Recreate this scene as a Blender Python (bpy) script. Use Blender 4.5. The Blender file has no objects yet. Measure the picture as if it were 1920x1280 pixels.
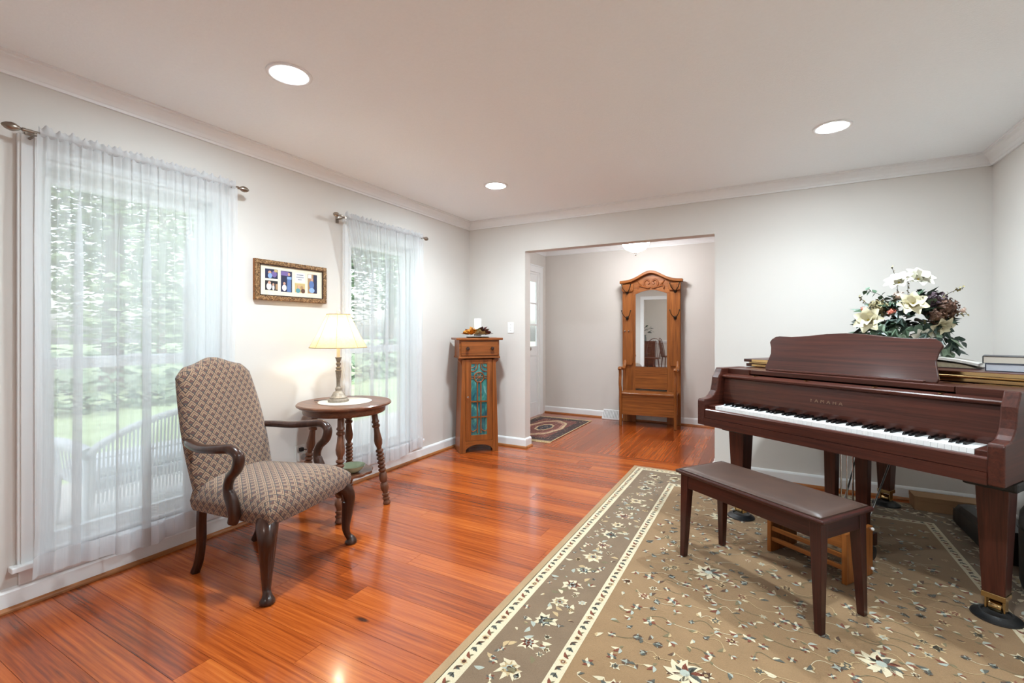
import bpy, bmesh, math, random
from mathutils import Vector, Matrix
R = math.radians
PI = math.pi
rng = random.Random(11)
sc = bpy.context.scene
col = sc.collection

# ------------------------------------------------------------------ camera
cam_data = bpy.data.cameras.new('camera')
cam_data.sensor_width = 36.0
cam_data.lens = 869.0 / 1920.0 * 36.0
cam_data.shift_y = -20.0 / 1920.0
cam_data.clip_start = 0.02
cam = bpy.data.objects.new('camera', cam_data)
cam.location = (0, 0, 1.22)
cam.rotation_euler = (R(90), 0, R(28.66))
col.objects.link(cam)
sc.camera = cam

# ------------------------------------------------------------------ world, exposure
world = bpy.data.worlds.new('world')
sc.world = world
world.use_nodes = True
wnt = world.node_tree
sky = wnt.nodes.new('ShaderNodeTexSky')
sky.sky_type = 'NISHITA'
sky.sun_disc = False
sky.sun_elevation = R(48)
sky.sun_rotation = R(100)
sky.air_density = 1.0
sky.dust_density = 3.0
wbg = wnt.nodes['Background']
wbg.inputs['Strength'].default_value = 0.42
haze = wnt.nodes.new('ShaderNodeHueSaturation')      # a hazy, nearly white day
haze.inputs['Saturation'].default_value = 0.4
wnt.links.new(sky.outputs[0], haze.inputs['Color'])
wnt.links.new(haze.outputs[0], wbg.inputs['Color'])
sc.view_settings.view_transform = 'Standard'
sc.view_settings.look = 'None'
sc.view_settings.gamma = 1.0
sc.view_settings.use_curve_mapping = False
sc.view_settings.exposure = 1.0
LAMP = 285.0          # recessed lens emission
BEAM = 58.0           # each recessed lamp's downward beam, watts
LAMP_COLOR = (.80, .93, 1.0)

# ------------------------------------------------------------------ node helpers
class G:
    def __init__(s, name):
        s.mat = bpy.data.materials.new(name)
        s.mat.use_nodes = True
        s.nt = s.mat.node_tree
        s.b = s.nt.nodes['Principled BSDF']
        s.out = s.nt.nodes['Material Output']
    def n(s, t): return s.nt.nodes.new(t)
    def l(s, a, b): s.nt.links.new(a, b)
    def put(s, v, inp):
        if isinstance(v, bpy.types.NodeSocket): s.l(v, inp)
        elif isinstance(v, (tuple, list)) and len(v) == 3 and inp.type == 'RGBA': inp.default_value = (*v, 1)
        else: inp.default_value = v
    def m(s, op, a, b=None, c=None, clamp=False):
        nd = s.n('ShaderNodeMath'); nd.operation = op; nd.use_clamp = clamp
        for i, v in enumerate((a, b, c)):
            if v is not None: s.put(v, nd.inputs[i])
        return nd.outputs[0]
    def coord(s, which='Object'):
        return s.n('ShaderNodeTexCoord').outputs[which]
    def pos(s): return s.n('ShaderNodeNewGeometry').outputs['Position']
    def mapping(s, vec, scale=(1, 1, 1), loc=(0, 0, 0), rot=(0, 0, 0)):
        nd = s.n('ShaderNodeMapping')
        s.put(vec, nd.inputs['Vector']); s.put(scale, nd.inputs['Scale']); s.put(loc, nd.inputs['Location']); s.put(rot, nd.inputs['Rotation'])
        return nd.outputs[0]
    def noise(s, vec, scale=5, detail=4, rough=.55, dist=0, out='Fac'):
        nd = s.n('ShaderNodeTexNoise')
        s.put(vec, nd.inputs['Vector'])
        nd.inputs['Scale'].default_value = scale; nd.inputs['Detail'].default_value = detail
        nd.inputs['Roughness'].default_value = rough; nd.inputs['Distortion'].default_value = dist
        return nd.outputs[out]
    def ramp(s, fac, stops, const=False):
        nd = s.n('ShaderNodeValToRGB')
        cr = nd.color_ramp
        if const: cr.interpolation = 'CONSTANT'
        while len(cr.elements) < len(stops): cr.elements.new(.5)
        for e, (p, c) in zip(cr.elements, stops):
            e.position = p; e.color = (*c, 1)
        s.l(fac, nd.inputs[0])
        return nd.outputs[0]
    def mix(s, fac, a, b, mode='MIX'):
        nd = s.n('ShaderNodeMix'); nd.data_type = 'RGBA'; nd.blend_type = mode
        s.put(fac, nd.inputs[0]); s.put(a, nd.inputs[6]); s.put(b, nd.inputs[7])
        return nd.outputs[2]
    def bump(s, h, strength=.3, dist=.002):
        nd = s.n('ShaderNodeBump'); nd.inputs['Strength'].default_value = strength; nd.inputs['Distance'].default_value = dist
        s.l(h, nd.inputs['Height']); s.l(nd.outputs[0], s.b.inputs['Normal'])
    def sep(s, v):
        nd = s.n('ShaderNodeSeparateXYZ'); s.l(v, nd.inputs[0]); return nd.outputs
    def rnd(s): return s.n('ShaderNodeObjectInfo').outputs['Random']
    def comb(s, x, y, z):
        nd = s.n('ShaderNodeCombineXYZ')
        for i, v in enumerate((x, y, z)): s.put(v, nd.inputs[i])
        return nd.outputs[0]
    def set(s, **k):
        for a, v in k.items():
            s.put(v, s.b.inputs[{'color': 'Base Color', 'rough': 'Roughness', 'metal': 'Metallic', 'coat': 'Coat Weight', 'coat_rough': 'Coat Roughness',
                                 'spec': 'Specular IOR Level', 'emit': 'Emission Color', 'estr': 'Emission Strength', 'alpha': 'Alpha', 'sheen': 'Sheen Weight', 'sub': 'Subsurface Weight'}[a]])
        return s.mat

def lin(r, g, b):
    f = lambda c: (c / 255 / 12.92) if c / 255 <= .04045 else ((c / 255 + .055) / 1.055) ** 2.4
    return (f(r), f(g), f(b))
def sc3(c, k): return tuple(min(1, x * k) for x in c)

def plain(name, c, rough=.5, metal=0, var=.08, vscale=30, bump=0, bscale=200, coat=0, spec=None):
    g = G(name)
    n = g.noise(g.coord(), vscale, 3)
    colr = g.ramp(n, [(.3, sc3(c, 1 - var)), (.7, sc3(c, 1 + var))])
    g.set(color=colr, rough=rough, metal=metal, coat=coat)
    if spec is not None: g.set(spec=spec)
    if bump: g.bump(g.noise(g.coord(), bscale, 3), bump, .002)
    return g.mat

_wood = {}
def wood(kind, axis='X'):
    key = (kind, axis)
    if key in _wood: return _wood[key]
    dark, light, rough, coat, across = {
        'mahogany': (lin(44, 19, 13), lin(86, 42, 30), .34, .10, 60),
        'bench': (lin(40, 17, 14), lin(72, 32, 25), .32, .18, 60),
        'oak': (lin(104, 56, 20), lin(170, 102, 46), .38, .12, 45),
        'honey': (lin(98, 50, 18), lin(160, 90, 38), .38, .12, 45),
        'walnut': (lin(36, 19, 13), lin(68, 39, 27), .28, .25, 40),
        'table': (lin(82, 48, 32), lin(128, 82, 58), .34, .3, 40),
        'shoe': (lin(140, 84, 44), lin(180, 116, 66), .4, .1, 40),
        'cherry': (lin(70, 34, 22), lin(120, 66, 44), .3, .3, 40)}[kind]
    g = G(kind + '_wood_' + axis.lower())
    s = {'X': (1.6, across, across), 'Y': (across, 1.6, across), 'Z': (across, across, 1.6)}[axis]
    v = g.mapping(g.coord(), s)
    n1 = g.noise(v, 1.0, 6, .6, .6)
    s2 = tuple(x * 3.2 if x > 2 else x * 4 for x in s)
    n2 = g.noise(g.mapping(g.coord(), s2), 1.0, 3, .6)
    f = g.m('ADD', g.m('MULTIPLY', n1, .7), g.m('MULTIPLY', n2, .3))
    g.set(color=g.ramp(f, [(.32, dark), (.68, light)]), rough=rough, coat=coat, coat_rough=.12, spec=.32)
    g.bump(n2, .06, .001)
    _wood[key] = g.mat
    return g.mat

def floor_mat(name, axis):
    g = G(name)
    r = g.rnd()
    off = g.comb(g.m('MULTIPLY', r, 37.0), g.m('MULTIPLY', r, 91.0), 0.0)
    va = g.n('ShaderNodeVectorMath'); va.operation = 'ADD'
    g.l(g.pos(), va.inputs[0]); g.l(off, va.inputs[1])
    P = va.outputs[0]
    st = (1.0, 26, 1) if axis == 'X' else (26, 1.0, 1)
    n1 = g.noise(g.mapping(P, st), 1.0, 5, .62, 1.1)
    st2 = (2.2, 120, 1) if axis == 'X' else (120, 2.2, 1)
    n2 = g.noise(g.mapping(P, st2), 1.0, 3, .6, .3)
    wv = g.n('ShaderNodeTexWave'); wv.wave_type = 'BANDS'; wv.bands_direction = 'Y' if axis == 'X' else 'X'
    g.l(g.mapping(P, (.5, 1, 1) if axis == 'X' else (1, .5, 1)), wv.inputs['Vector'])
    wv.inputs['Scale'].default_value = 14; wv.inputs['Distortion'].default_value = 5; wv.inputs['Detail'].default_value = 2; wv.inputs['Detail Scale'].default_value = .8
    f = g.m('ADD', g.m('ADD', g.m('MULTIPLY', n1, .5), g.m('MULTIPLY', n2, .42)), g.m('MULTIPLY', wv.outputs['Fac'], .05))
    f = g.m('ADD', f, g.m('MULTIPLY', g.m('SUBTRACT', r, .5), .22))
    c = g.ramp(f, [(.25, lin(88, 38, 17)), (.42, lin(140, 62, 23)), (.58, lin(172, 84, 32)), (.78, lin(200, 114, 48))])
    kn = g.noise(g.mapping(P, (4, 11, 1) if axis == 'X' else (11, 4, 1)), 1.0, 1, .5)
    kf = g.ramp(kn, [(.76, (0, 0, 0)), (.80, (1, 1, 1))])
    c = g.mix(kf, c, lin(66, 28, 14))
    g.set(color=c, rough=g.m('ADD', .13, g.m('MULTIPLY', n1, .12)), coat=.22, coat_rough=.09)
    g.bump(n2, .05, .001)
    return g.mat

def glow(name, c, strength):
    g = G(name)
    g.set(color=c, emit=c, estr=strength, rough=.4)
    return g.mat

def glass_mat():
    g = G('window_glass')
    tr = g.n('ShaderNodeBsdfTransparent'); gl = g.n('ShaderNodeBsdfGlossy'); mx = g.n('ShaderNodeMixShader')
    tr.inputs[0].default_value = (.95, .975, .97, 1)
    gl.inputs['Roughness'].default_value = .02
    mx.inputs[0].default_value = .06
    g.l(tr.outputs[0], mx.inputs[1]); g.l(gl.outputs[0], mx.inputs[2]); g.l(mx.outputs[0], g.out.inputs[0])
    return g.mat

def sheer_mat(name, opacity, c):
    g = G(name)
    tr = g.n('ShaderNodeBsdfTransparent'); df = g.n('ShaderNodeBsdfDiffuse'); tl = g.n('ShaderNodeBsdfTranslucent')
    m1 = g.n('ShaderNodeMixShader'); m2 = g.n('ShaderNodeMixShader')
    df.inputs[0].default_value = (*c, 1); tl.inputs[0].default_value = (*c, 1)
    m1.inputs[0].default_value = .5
    g.l(df.outputs[0], m1.inputs[1]); g.l(tl.outputs[0], m1.inputs[2])
    nn = g.noise(g.mapping(g.coord(), (260, 260, 12)), 1.0, 2)
    g.l(g.m('ADD', opacity - .06, g.m('MULTIPLY', nn, .12)), m2.inputs[0])
    g.l(tr.outputs[0], m2.inputs[1]); g.l(m1.outputs[0], m2.inputs[2]); g.l(m2.outputs[0], g.out.inputs[0])
    return g.mat

def upholstery():
    g = G('chair_fabric')
    uv = g.coord('UV')
    o = g.sep(uv)
    w, h = .044, .050
    a = g.m('FRACT', g.m('ADD', g.m('DIVIDE', o[0], w), g.m('DIVIDE', o[1], h)))
    b = g.m('FRACT', g.m('SUBTRACT', g.m('DIVIDE', o[0], w), g.m('DIVIDE', o[1], h)))
    d = g.m('MAXIMUM', a, g.m('SUBTRACT', 1.0, b))
    line, tan, rust, gray = lin(48, 46, 48), lin(162, 132, 104), lin(106, 68, 56), lin(86, 76, 73)
    c = g.ramp(d, [(0, gray), (.22, rust), (.42, line), (.48, tan), (.66, rust), (.74, tan), (.9, line)], True)
    n = g.noise(g.mapping(uv, (900, 900, 1)), 1.0, 2)
    n2 = g.noise(uv, 9, 2)
    c = g.mix(g.m('MULTIPLY', n2, .32), c, lin(92, 80, 78))
    c = g.mix(g.m('MULTIPLY', n, .25), c, (.05, .045, .045))
    g.set(color=c, rough=.9, sheen=.25, spec=.2)
    g.bump(g.m('ADD', n, g.m('MULTIPLY', d, .6)), .35, .0015)
    return g.mat

def pile(name, c, var=.16):
    g = G(name)
    P = g.pos()
    n = g.noise(P, 340, 2); n2 = g.noise(P, 9, 4)
    f = g.m('ADD', g.m('MULTIPLY', n, .6), g.m('MULTIPLY', n2, .4))
    g.set(color=g.ramp(f, [(.3, sc3(c, 1 - var)), (.7, sc3(c, 1 + var))]), rough=.97, spec=.08, sheen=.2)
    g.bump(n, .5, .003)
    return g.mat

def art_glass():
    g = G('stained_glass')
    v = g.mapping(g.coord(), (9, 9, 3.2))
    n = g.noise(v, 1.3, 4, .6, 2.2)
    c = g.ramp(n, [(.3, lin(18, 44, 62)), (.45, lin(30, 96, 106)), (.56, lin(60, 128, 116)), (.66, lin(120, 164, 170)), (.8, lin(44, 70, 58))])
    g.set(color=c, rough=.12, coat=.4)
    return g.mat

# ------------------------------------------------------------------ mesh helpers
def catmull(pts, n=6):
    pts = [Vector(p) for p in pts]
    out = []
    for i in range(len(pts) - 1):
        p0 = pts[max(i - 1, 0)]; p1 = pts[i]; p2 = pts[i + 1]; p3 = pts[min(i + 2, len(pts) - 1)]
        for k in range(n):
            t = k / n
            out.append(.5 * ((2 * p1) + (p2 - p0) * t + (2 * p0 - 5 * p1 + 4 * p2 - p3) * t * t + (3 * p1 - p0 - 3 * p2 + p3) * t ** 3))
    out.append(pts[-1])
    return out

def keyed(keys, n):
    out_ = []
    for i in range(n):
        t = i / (n - 1)
        for (a, ra), (b, rb) in zip(keys[:-1], keys[1:]):
            if a <= t <= b: out_.append(ra + (rb - ra) * (t - a) / (b - a)); break
    return out_

class MB:
    def __init__(s): s.v = []; s.f = []; s.mi = []
    def add(s, vs, fs, mi=0, mat=None):
        o = len(s.v)
        s.v += [tuple(mat @ Vector(p)) if mat is not None else tuple(p) for p in vs]
        s.f += [tuple(o + i for i in f) for f in fs]; s.mi += [mi] * len(fs)
        return s
    def box(s, x0, x1, y0, y1, z0, z1, mi=0, mat=None):
        vs = [(x, y, z) for z in (z0, z1) for y in (y0, y1) for x in (x0, x1)]
        return s.add(vs, [(0, 2, 3, 1), (4, 5, 7, 6), (0, 1, 5, 4), (2, 6, 7, 3), (0, 4, 6, 2), (1, 3, 7, 5)], mi, mat)
    def hexa(s, b, t, mi=0):           # bottom quad, top quad
        return s.add(list(b) + list(t), [(3, 2, 1, 0), (4, 5, 6, 7), (0, 1, 5, 4), (1, 2, 6, 5), (2, 3, 7, 6), (3, 0, 4, 7)], mi)
    def prism(s, pts, axis, a, b, mi=0, mat=None):
        f = {'x': lambda u, w, t: (t, u, w), 'y': lambda u, w, t: (u, t, w), 'z': lambda u, w, t: (u, w, t)}[axis]
        n = len(pts)
        vs = [f(u, w, a) for u, w in pts] + [f(u, w, b) for u, w in pts]
        fs = [tuple(range(n))[::-1], tuple(range(n, 2 * n))] + [(i, (i + 1) % n, n + (i + 1) % n, n + i) for i in range(n)]
        return s.add(vs, fs, mi, mat)
    def lathe(s, prof, n=24, c=(0, 0, 0), mi=0, mat=None, wob=None):
        vs = []; fs = []
        for j, (r, z) in enumerate(prof):
            for i in range(n):
                a = 2 * PI * i / n
                rr = r * (wob(a, j) if wob else 1)
                vs.append((c[0] + rr * math.cos(a), c[1] + rr * math.sin(a), c[2] + z))
        for j in range(len(prof) - 1):
            for i in range(n):
                fs.append((j * n + i, j * n + (i + 1) % n, (j + 1) * n + (i + 1) % n, (j + 1) * n + i))
        if prof[0][0] > 1e-4: fs.append(tuple(range(n))[::-1])
        if prof[-1][0] > 1e-4: fs.append(tuple((len(prof) - 1) * n + i for i in range(n)))
        return s.add(vs, fs, mi, mat)
    def tube(s, path, rad, n=10, up=(0, 0, 1), mi=0, sq=False):
        path = [Vector(p) for p in path]
        L = len(path)
        if not isinstance(rad, (list, tuple)): rad = [rad] * L
        rad = [(r, r) if not isinstance(r, (tuple, list)) else r for r in rad]
        up = Vector(up)
        vs = []; prev = None
        for k in range(L):
            t = (path[min(k + 1, L - 1)] - path[max(k - 1, 0)]).normalized()
            if prev is None:
                a = up - t * up.dot(t)
                if a.length < 1e-4: a = Vector((1, 0, 0)) - t * t.x
            else: a = prev - t * prev.dot(t)
            a.normalize(); prev = a
            b = t.cross(a)
            for i in range(n):
                an = 2 * PI * (i + .5) / n
                ca, sa = math.cos(an), math.sin(an)
                if sq:
                    q = max(abs(ca), abs(sa)); ca /= q; sa /= q
                vs.append(path[k] + a * (ca * rad[k][0]) + b * (sa * rad[k][1]))
        fs = [(k * n + i, k * n + (i + 1) % n, (k + 1) * n + (i + 1) % n, (k + 1) * n + i) for k in range(L - 1) for i in range(n)]
        fs += [tuple(range(n))[::-1], tuple((L - 1) * n + i for i in range(n))]
        return s.add(vs, fs, mi)
    def turned(s, p0, p1, prof, n=14, mi=0):      # lathe profile (t, r) along p0 -> p1
        p0 = Vector(p0); p1 = Vector(p1)
        return s.tube([p0.lerp(p1, t) for t, r in prof], [r for t, r in prof], n, (1, 0, 0), mi)
    def ball(s, c, r, n=12, m=8, mi=0, sc=(1, 1, 1)):
        prof = [(max(1e-5, r * math.sin(PI * j / m)), -r * math.cos(PI * j / m)) for j in range(m + 1)]
        return s.lathe(prof, n, (0, 0, 0), mi, Matrix.Translation(c) @ Matrix.Diagonal((*sc, 1)))
    def grid(s, fn, nu, nv, mi=0, close_u=False):
        vs = [fn(i / (nu if close_u else nu - 1), j / (nv - 1)) for j in range(nv) for i in range(nu)]
        fs = []
        for j in range(nv - 1):
            for i in range(nu if close_u else nu - 1):
                i2 = (i + 1) % nu
                fs.append((j * nu + i, j * nu + i2, (j + 1) * nu + i2, (j + 1) * nu + i))
        return s.add(vs, fs, mi)
    def mesh(s, name, mats, smooth=False, uv=None, recalc=True):
        me = bpy.data.meshes.new(name)
        me.from_pydata(s.v, [], s.f)
        if not isinstance(mats, (list, tuple)): mats = [mats]
        for m in mats: me.materials.append(m)
        if len(mats) > 1: me.polygons.foreach_set('material_index', s.mi)
        if recalc:
            bm = bmesh.new(); bm.from_mesh(me); bmesh.ops.recalc_face_normals(bm, faces=bm.faces[:]); bm.to_mesh(me); bm.free()
        if uv:
            ul = me.uv_layers.new(name='UVMap')
            for p in me.polygons:
                nx, ny, nz = (abs(x) for x in p.normal)
                for li in p.loop_indices:
                    x, y, z = me.vertices[me.loops[li].vertex_index].co
                    ul.data[li].uv = (y, z) if nx >= max(ny, nz) else ((y, x) if nz >= ny else (x, z))
        if smooth:
            me.polygons.foreach_set('use_smooth', [True] * len(me.polygons))
            me.set_sharp_from_angle(angle=R(38))
        me.update()
        return me
    def build(s, name, mats, parent=None, smooth=False, bevel=0, uv=None, recalc=True):
        o = bpy.data.objects.new(name, s.mesh(name, mats, smooth, uv, recalc))
        col.objects.link(o)
        if parent: o.parent = parent
        if bevel:
            b = o.modifiers.new('bevel', 'BEVEL'); b.width = bevel; b.segments = 2; b.limit_method = 'ANGLE'; b.angle_limit = R(40)
        return o

def thing(name, label, cat, loc=(0, 0, 0), rz=0, group=None, kind=None):
    o = bpy.data.objects.new(name, None); col.objects.link(o)
    o.empty_display_size = .1
    o.location = loc; o.rotation_euler = (0, 0, rz)
    return tag(o, label, cat, group, kind)
def tag(o, label, cat, group=None, kind=None):
    o['label'] = label; o['category'] = cat
    if group: o['group'] = group
    if kind: o['kind'] = kind
    return o
def inst(name, me, parent=None, loc=(0, 0, 0), rot=(0, 0, 0), scale=(1, 1, 1)):
    o = bpy.data.objects.new(name, me); col.objects.link(o)
    if parent: o.parent = parent
    o.location = loc; o.rotation_euler = rot; o.scale = scale
    return o
def copy_tree(o, parent=None):
    c = o.copy(); col.objects.link(c)
    if parent: c.parent = parent
    for ch in list(o.children): copy_tree(ch, c)
    return c

# ------------------------------------------------------------------ shared materials
WALL = plain('wall_paint', lin(218, 213, 207), .75, var=.012, vscale=3, bump=.05, bscale=320, spec=.25)
CEIL = plain('ceiling_texture', lin(246, 250, 252), .9, var=.012, vscale=60, bump=.55, bscale=130, spec=.1)
WHITE = plain('white_trim_paint', lin(238, 239, 239), .38, var=.01, vscale=8)
GLASS = glass_mat()
BRASS = plain('brass', lin(204, 176, 126), .16, 1, .06, 20)
NICKEL = plain('brushed_nickel', lin(150, 138, 126), .3, 1, .1, 40)
STEEL = plain('polished_steel', lin(190, 190, 192), .18, 1, .05, 20)
BLACK = plain('black_plastic', lin(20, 20, 22), .45, var=.15)
IRON = plain('dark_iron', lin(56, 46, 38), .4, .8, .15, 60)
PLASTIC = plain('white_plastic', lin(240, 240, 238), .35, var=.01)
SUB = plain('dark_subfloor', lin(46, 22, 14), .8)
FX = floor_mat('heart_pine_floor', 'X')
FY = floor_mat('heart_pine_foyer', 'Y')

# ------------------------------------------------------------------ the shell
XL, XR, YB, YF, YR, YD, H = -2.9, 1.35, 4.31, 6.35, -.25, -3.3, 2.418
OX0, OX1, OH = -2.2, -.38, 2.05           # opening to the foyer
RX0, RX1 = -2.05, .30                    # opening to the dining room
W = [(.82, 1.60), (2.615, 3.385)]         # window holes in the left wall
DY0, DY1, DH = 4.80, 6.13, 2.06           # front door hole

DW = [(-2.75, -1.97), (-1.45, -.67)]      # unseen dining room windows, added to bring daylight in behind the viewpoint
m = MB()
ys = [YD - .12, DW[0][0], DW[0][1], DW[1][0], DW[1][1], W[0][0], W[0][1], W[1][0], W[1][1], DY0, DY1 + .20, YF + .12]
for i in range(0, 12, 2): m.box(XL - .15, XL, ys[i], ys[i + 1], -.1, H)
for a, b in W + DW:
    m.box(XL - .15, XL, a, b, -.1, .19); m.box(XL - .15, XL, a, b, 2.01, H)
m.box(XL - .15, XL, DY0, DY1 + .20, DH, H); m.box(XL - .15, XL, DY0, DY1 + .20, -.1, 0); m.box(XL - .02, XL, DY1 + .085, DY1 + .20, 0, DH)
tag(m.build('wall_left', WALL), 'long pale greige wall with the two curtained windows', 'wall', kind='structure')
m = MB().box(XL, OX0, YB, YB + .12, -.1, H).box(OX1, XR + .12, YB, YB + .12, -.1, H).box(OX0, OX1, YB, YB + .12, OH, H)
tag(m.build('wall_back', WALL), 'pale greige wall with the wide opening into the foyer', 'wall', kind='structure')
tag(MB().box(XR, XR + .12, YR - .12, YB, -.1, H).build('wall_right', WALL), 'pale greige wall at the right beside the piano', 'wall', kind='structure')
m = MB().box(XL, RX0, YR - .12, YR, -.1, H).box(RX1, XR, YR - .12, YR, -.1, H).box(RX0, RX1, YR - .12, YR, OH, H)
tag(m.build('wall_rear', WALL), 'pale wall behind the viewpoint with cased opening to dining room', 'wall', kind='structure')
tag(MB().box(XL, 1.72, YF, YF + .12, -.1, H).build('wall_foyer_back', WALL), 'pale foyer wall behind the oak hall tree', 'wall', kind='structure')
tag(MB().box(1.6, 1.72, YB + .12, YF, -.1, H).build('wall_foyer_right', WALL), 'pale end wall of the foyer hidden behind the piano wall', 'wall', kind='structure')
tag(MB().box(XL, .72, YD - .12, YD, -.1, H).build('wall_dining_rear', WALL), 'dining room wall with chair rail seen in the mirror', 'wall', kind='structure')
tag(MB().box(.6, .72, YD, YR - .12, -.1, H).build('wall_dining_right', WALL), 'dining room side wall out of view', 'wall', kind='structure')
tag(MB().box(XL - .15, 1.72, YD - .12, YF + .12, H, H + .1).build('ceiling', CEIL), 'white textured ceiling with recessed lights', 'ceiling', kind='structure')

# floor: a dark base and individual boards
fl = MB().box(XL, 1.6, YD, YF, -.1, -.014).build('floor', SUB)
tag(fl, 'glossy reddish heart pine plank floor', 'floor', kind='structure')
unit = MB().box(0, 1, 0, 1, -.014, 0).mesh('floor_board', FX)
unit_y = MB().box(0, 1, 0, 1, -.014, 0).mesh('floor_board_foyer', FY)
GAP = .0012
y = YB - .03
bw = .127
while y > YR:                              # living room boards run along the back wall
    y1 = y; y0 = max(y - bw, YR - .05); y = y0
    x = XL - rng.random() * 1.2
    while x < XR:
        L = rng.uniform(1.1, 2.6)
        a, b = max(x, XL), min(x + L, XR)
        if b - a > .05: inst('floor_board', unit, fl, (a, y0, 0), scale=(b - a - GAP, y1 - y0 - GAP, 1))
        x += L
for y0 in (YB - .03, YB - .03 + .10):      # border boards under the opening
    inst('floor_board', unit, fl, (OX0 if y0 > YB - .02 else XL, y0, 0), scale=((OX1 - OX0) if y0 > YB - .02 else (XR - XL), .10 - GAP, 1))
x = XL
while x < 1.6:                             # foyer boards run the other way
    x1 = min(x + .118, 1.6)
    yy = YB + .17 - rng.random() * .6
    while yy < YF:
        L = rng.uniform(.9, 2.0)
        a, b = max(yy, YB + .17), min(yy + L, YF)
        if b - a > .04: inst('floor_board', unit_y, fl, (x, a, 0), scale=(x1 - x - GAP, b - a - GAP, 1))
        yy += L
    x = x1
yy = YR - .05
while yy > YD:                             # dining room
    inst('floor_board', unit, fl, (XL, max(yy - .25, YD), 0), scale=(.6 - XL, min(.25, yy - YD) - GAP, 1)); yy -= .25

# crown mouldings
def crown_profile():
    return [(0, H - .082), (.012, H - .082), (.014, H - .070), (.020, H - .066), (.028, H - .050), (.046, H - .028), (.060, H - .018), (.062, H - .010), (.074, H - .008), (.074, H), (0, H)]
CP = crown_profile()
ntrim = [0]
def crown(axis, at, sgn, a, b, label):
    ntrim[0] += 1
    pts = [(at + sgn * u, w) for u, w in CP]
    mm = MB().prism(pts, 'y' if axis == 'y' else 'x', a, b)
    tag(mm.build('trim_%d' % ntrim[0], WHITE), label, 'crown molding', kind='structure')
crown('y', XL, 1, YR, YB, 'white crown molding above the two curtained windows')
crown('x', YB, -1, XL, XR, 'white crown molding over the foyer opening')
crown('y', XR, -1, YR, YB, 'white crown molding along the right wall')
crown('x', YR, 1, XL, XR, 'white crown molding behind the viewpoint')
crown('x', YF, -1, XL, 1.6, 'white crown molding above the hall tree in the foyer')
crown('y', XL, 1, YB + .12, YF, 'white crown molding above the front door sidelight')
crown('x', YB + .12, 1, XL, 1.6, 'white crown molding on the foyer side of the opening')
crown('x', YD, 1, XL, .6, 'white crown molding in the dining room mirrored')

# baseboards with a stained shoe molding
SHOE = {'x': wood('shoe', 'X'), 'y': wood('shoe', 'Y')}
def baseboard(name, axis, at, sgn, a, b, label, ea=0, eb=0):
    pts = [(at, 0), (at + sgn * .016, 0), (at + sgn * .016, .082), (at + sgn * .011, .092), (at + sgn * .005, .097), (at, .098)]
    o = tag(MB().prism(pts, axis, a, b).build(name, WHITE), label, 'baseboard', kind='structure')
    q = [(at + sgn * .016, .001)] + [(at + sgn * (.016 + .017 * math.cos(t)), .001 + .019 * math.sin(t)) for t in (0, .4, .8, 1.2, PI / 2)]
    MB().prism(q, axis, a - ea, b + eb).build('shoe_molding', SHOE[axis], o)
    return o
baseboard('baseboard_left', 'y', XL, 1, YR, YB, 'white baseboard with wood shoe strip under the windows')
baseboard('baseboard_back_left', 'x', YB, -1, XL, OX0 + .016, 'short white baseboard behind the corner cabinet', 0, .017)
baseboard('baseboard_back_right', 'x', YB, -1, OX1 - .016, XR, 'white baseboard behind the grand piano', .017, 0)
baseboard('baseboard_right', 'y', XR, -1, YR, YB, 'white baseboard along the right wall')
baseboard('baseboard_jamb', 'y', OX0, 1, YB, YB + .12, 'white baseboard wrapping the left jamb of the opening')
baseboard('baseboard_jamb_right', 'y', OX1, -1, YB, YB + .12, 'white baseboard wrapping the right jamb of the opening')
baseboard('baseboard_foyer_back', 'x', YF, -1, XL, 1.6, 'white baseboard behind the hall tree')
baseboard('baseboard_foyer_front', 'x', YB + .12, 1, OX1 - .016, 1.6, 'white baseboard on the foyer side behind the piano wall')
baseboard('baseboard_rear', 'x', YR, 1, XL, RX0 - .09, 'white baseboard behind the viewpoint')
baseboard('baseboard_dining', 'x', YD, 1, XL, .6, 'white baseboard in the mirrored dining room')
tag(MB().box(XL, .6, YD, YD + .02, .83, .90).box(XL, .6, YD, YD + .032, .872, .885).build('trim_20', WHITE), 'white chair rail on the mirrored dining room wall', 'chair rail', kind='structure')
# casing round the dining room opening
m = MB()
for yy in ((YR, YR + .018), (YR - .138, YR - .12)):
    m.box(RX0 - .09, RX0, yy[0], yy[1], 0, OH + .09).box(RX1, RX1 + .09, yy[0], yy[1], 0, OH + .09).box(RX0, RX1, yy[0], yy[1], OH, OH + .09)
tag(m.build('trim_21', WHITE), 'white casing round the dining room opening seen in mirror', 'casing', kind='structure')

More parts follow.
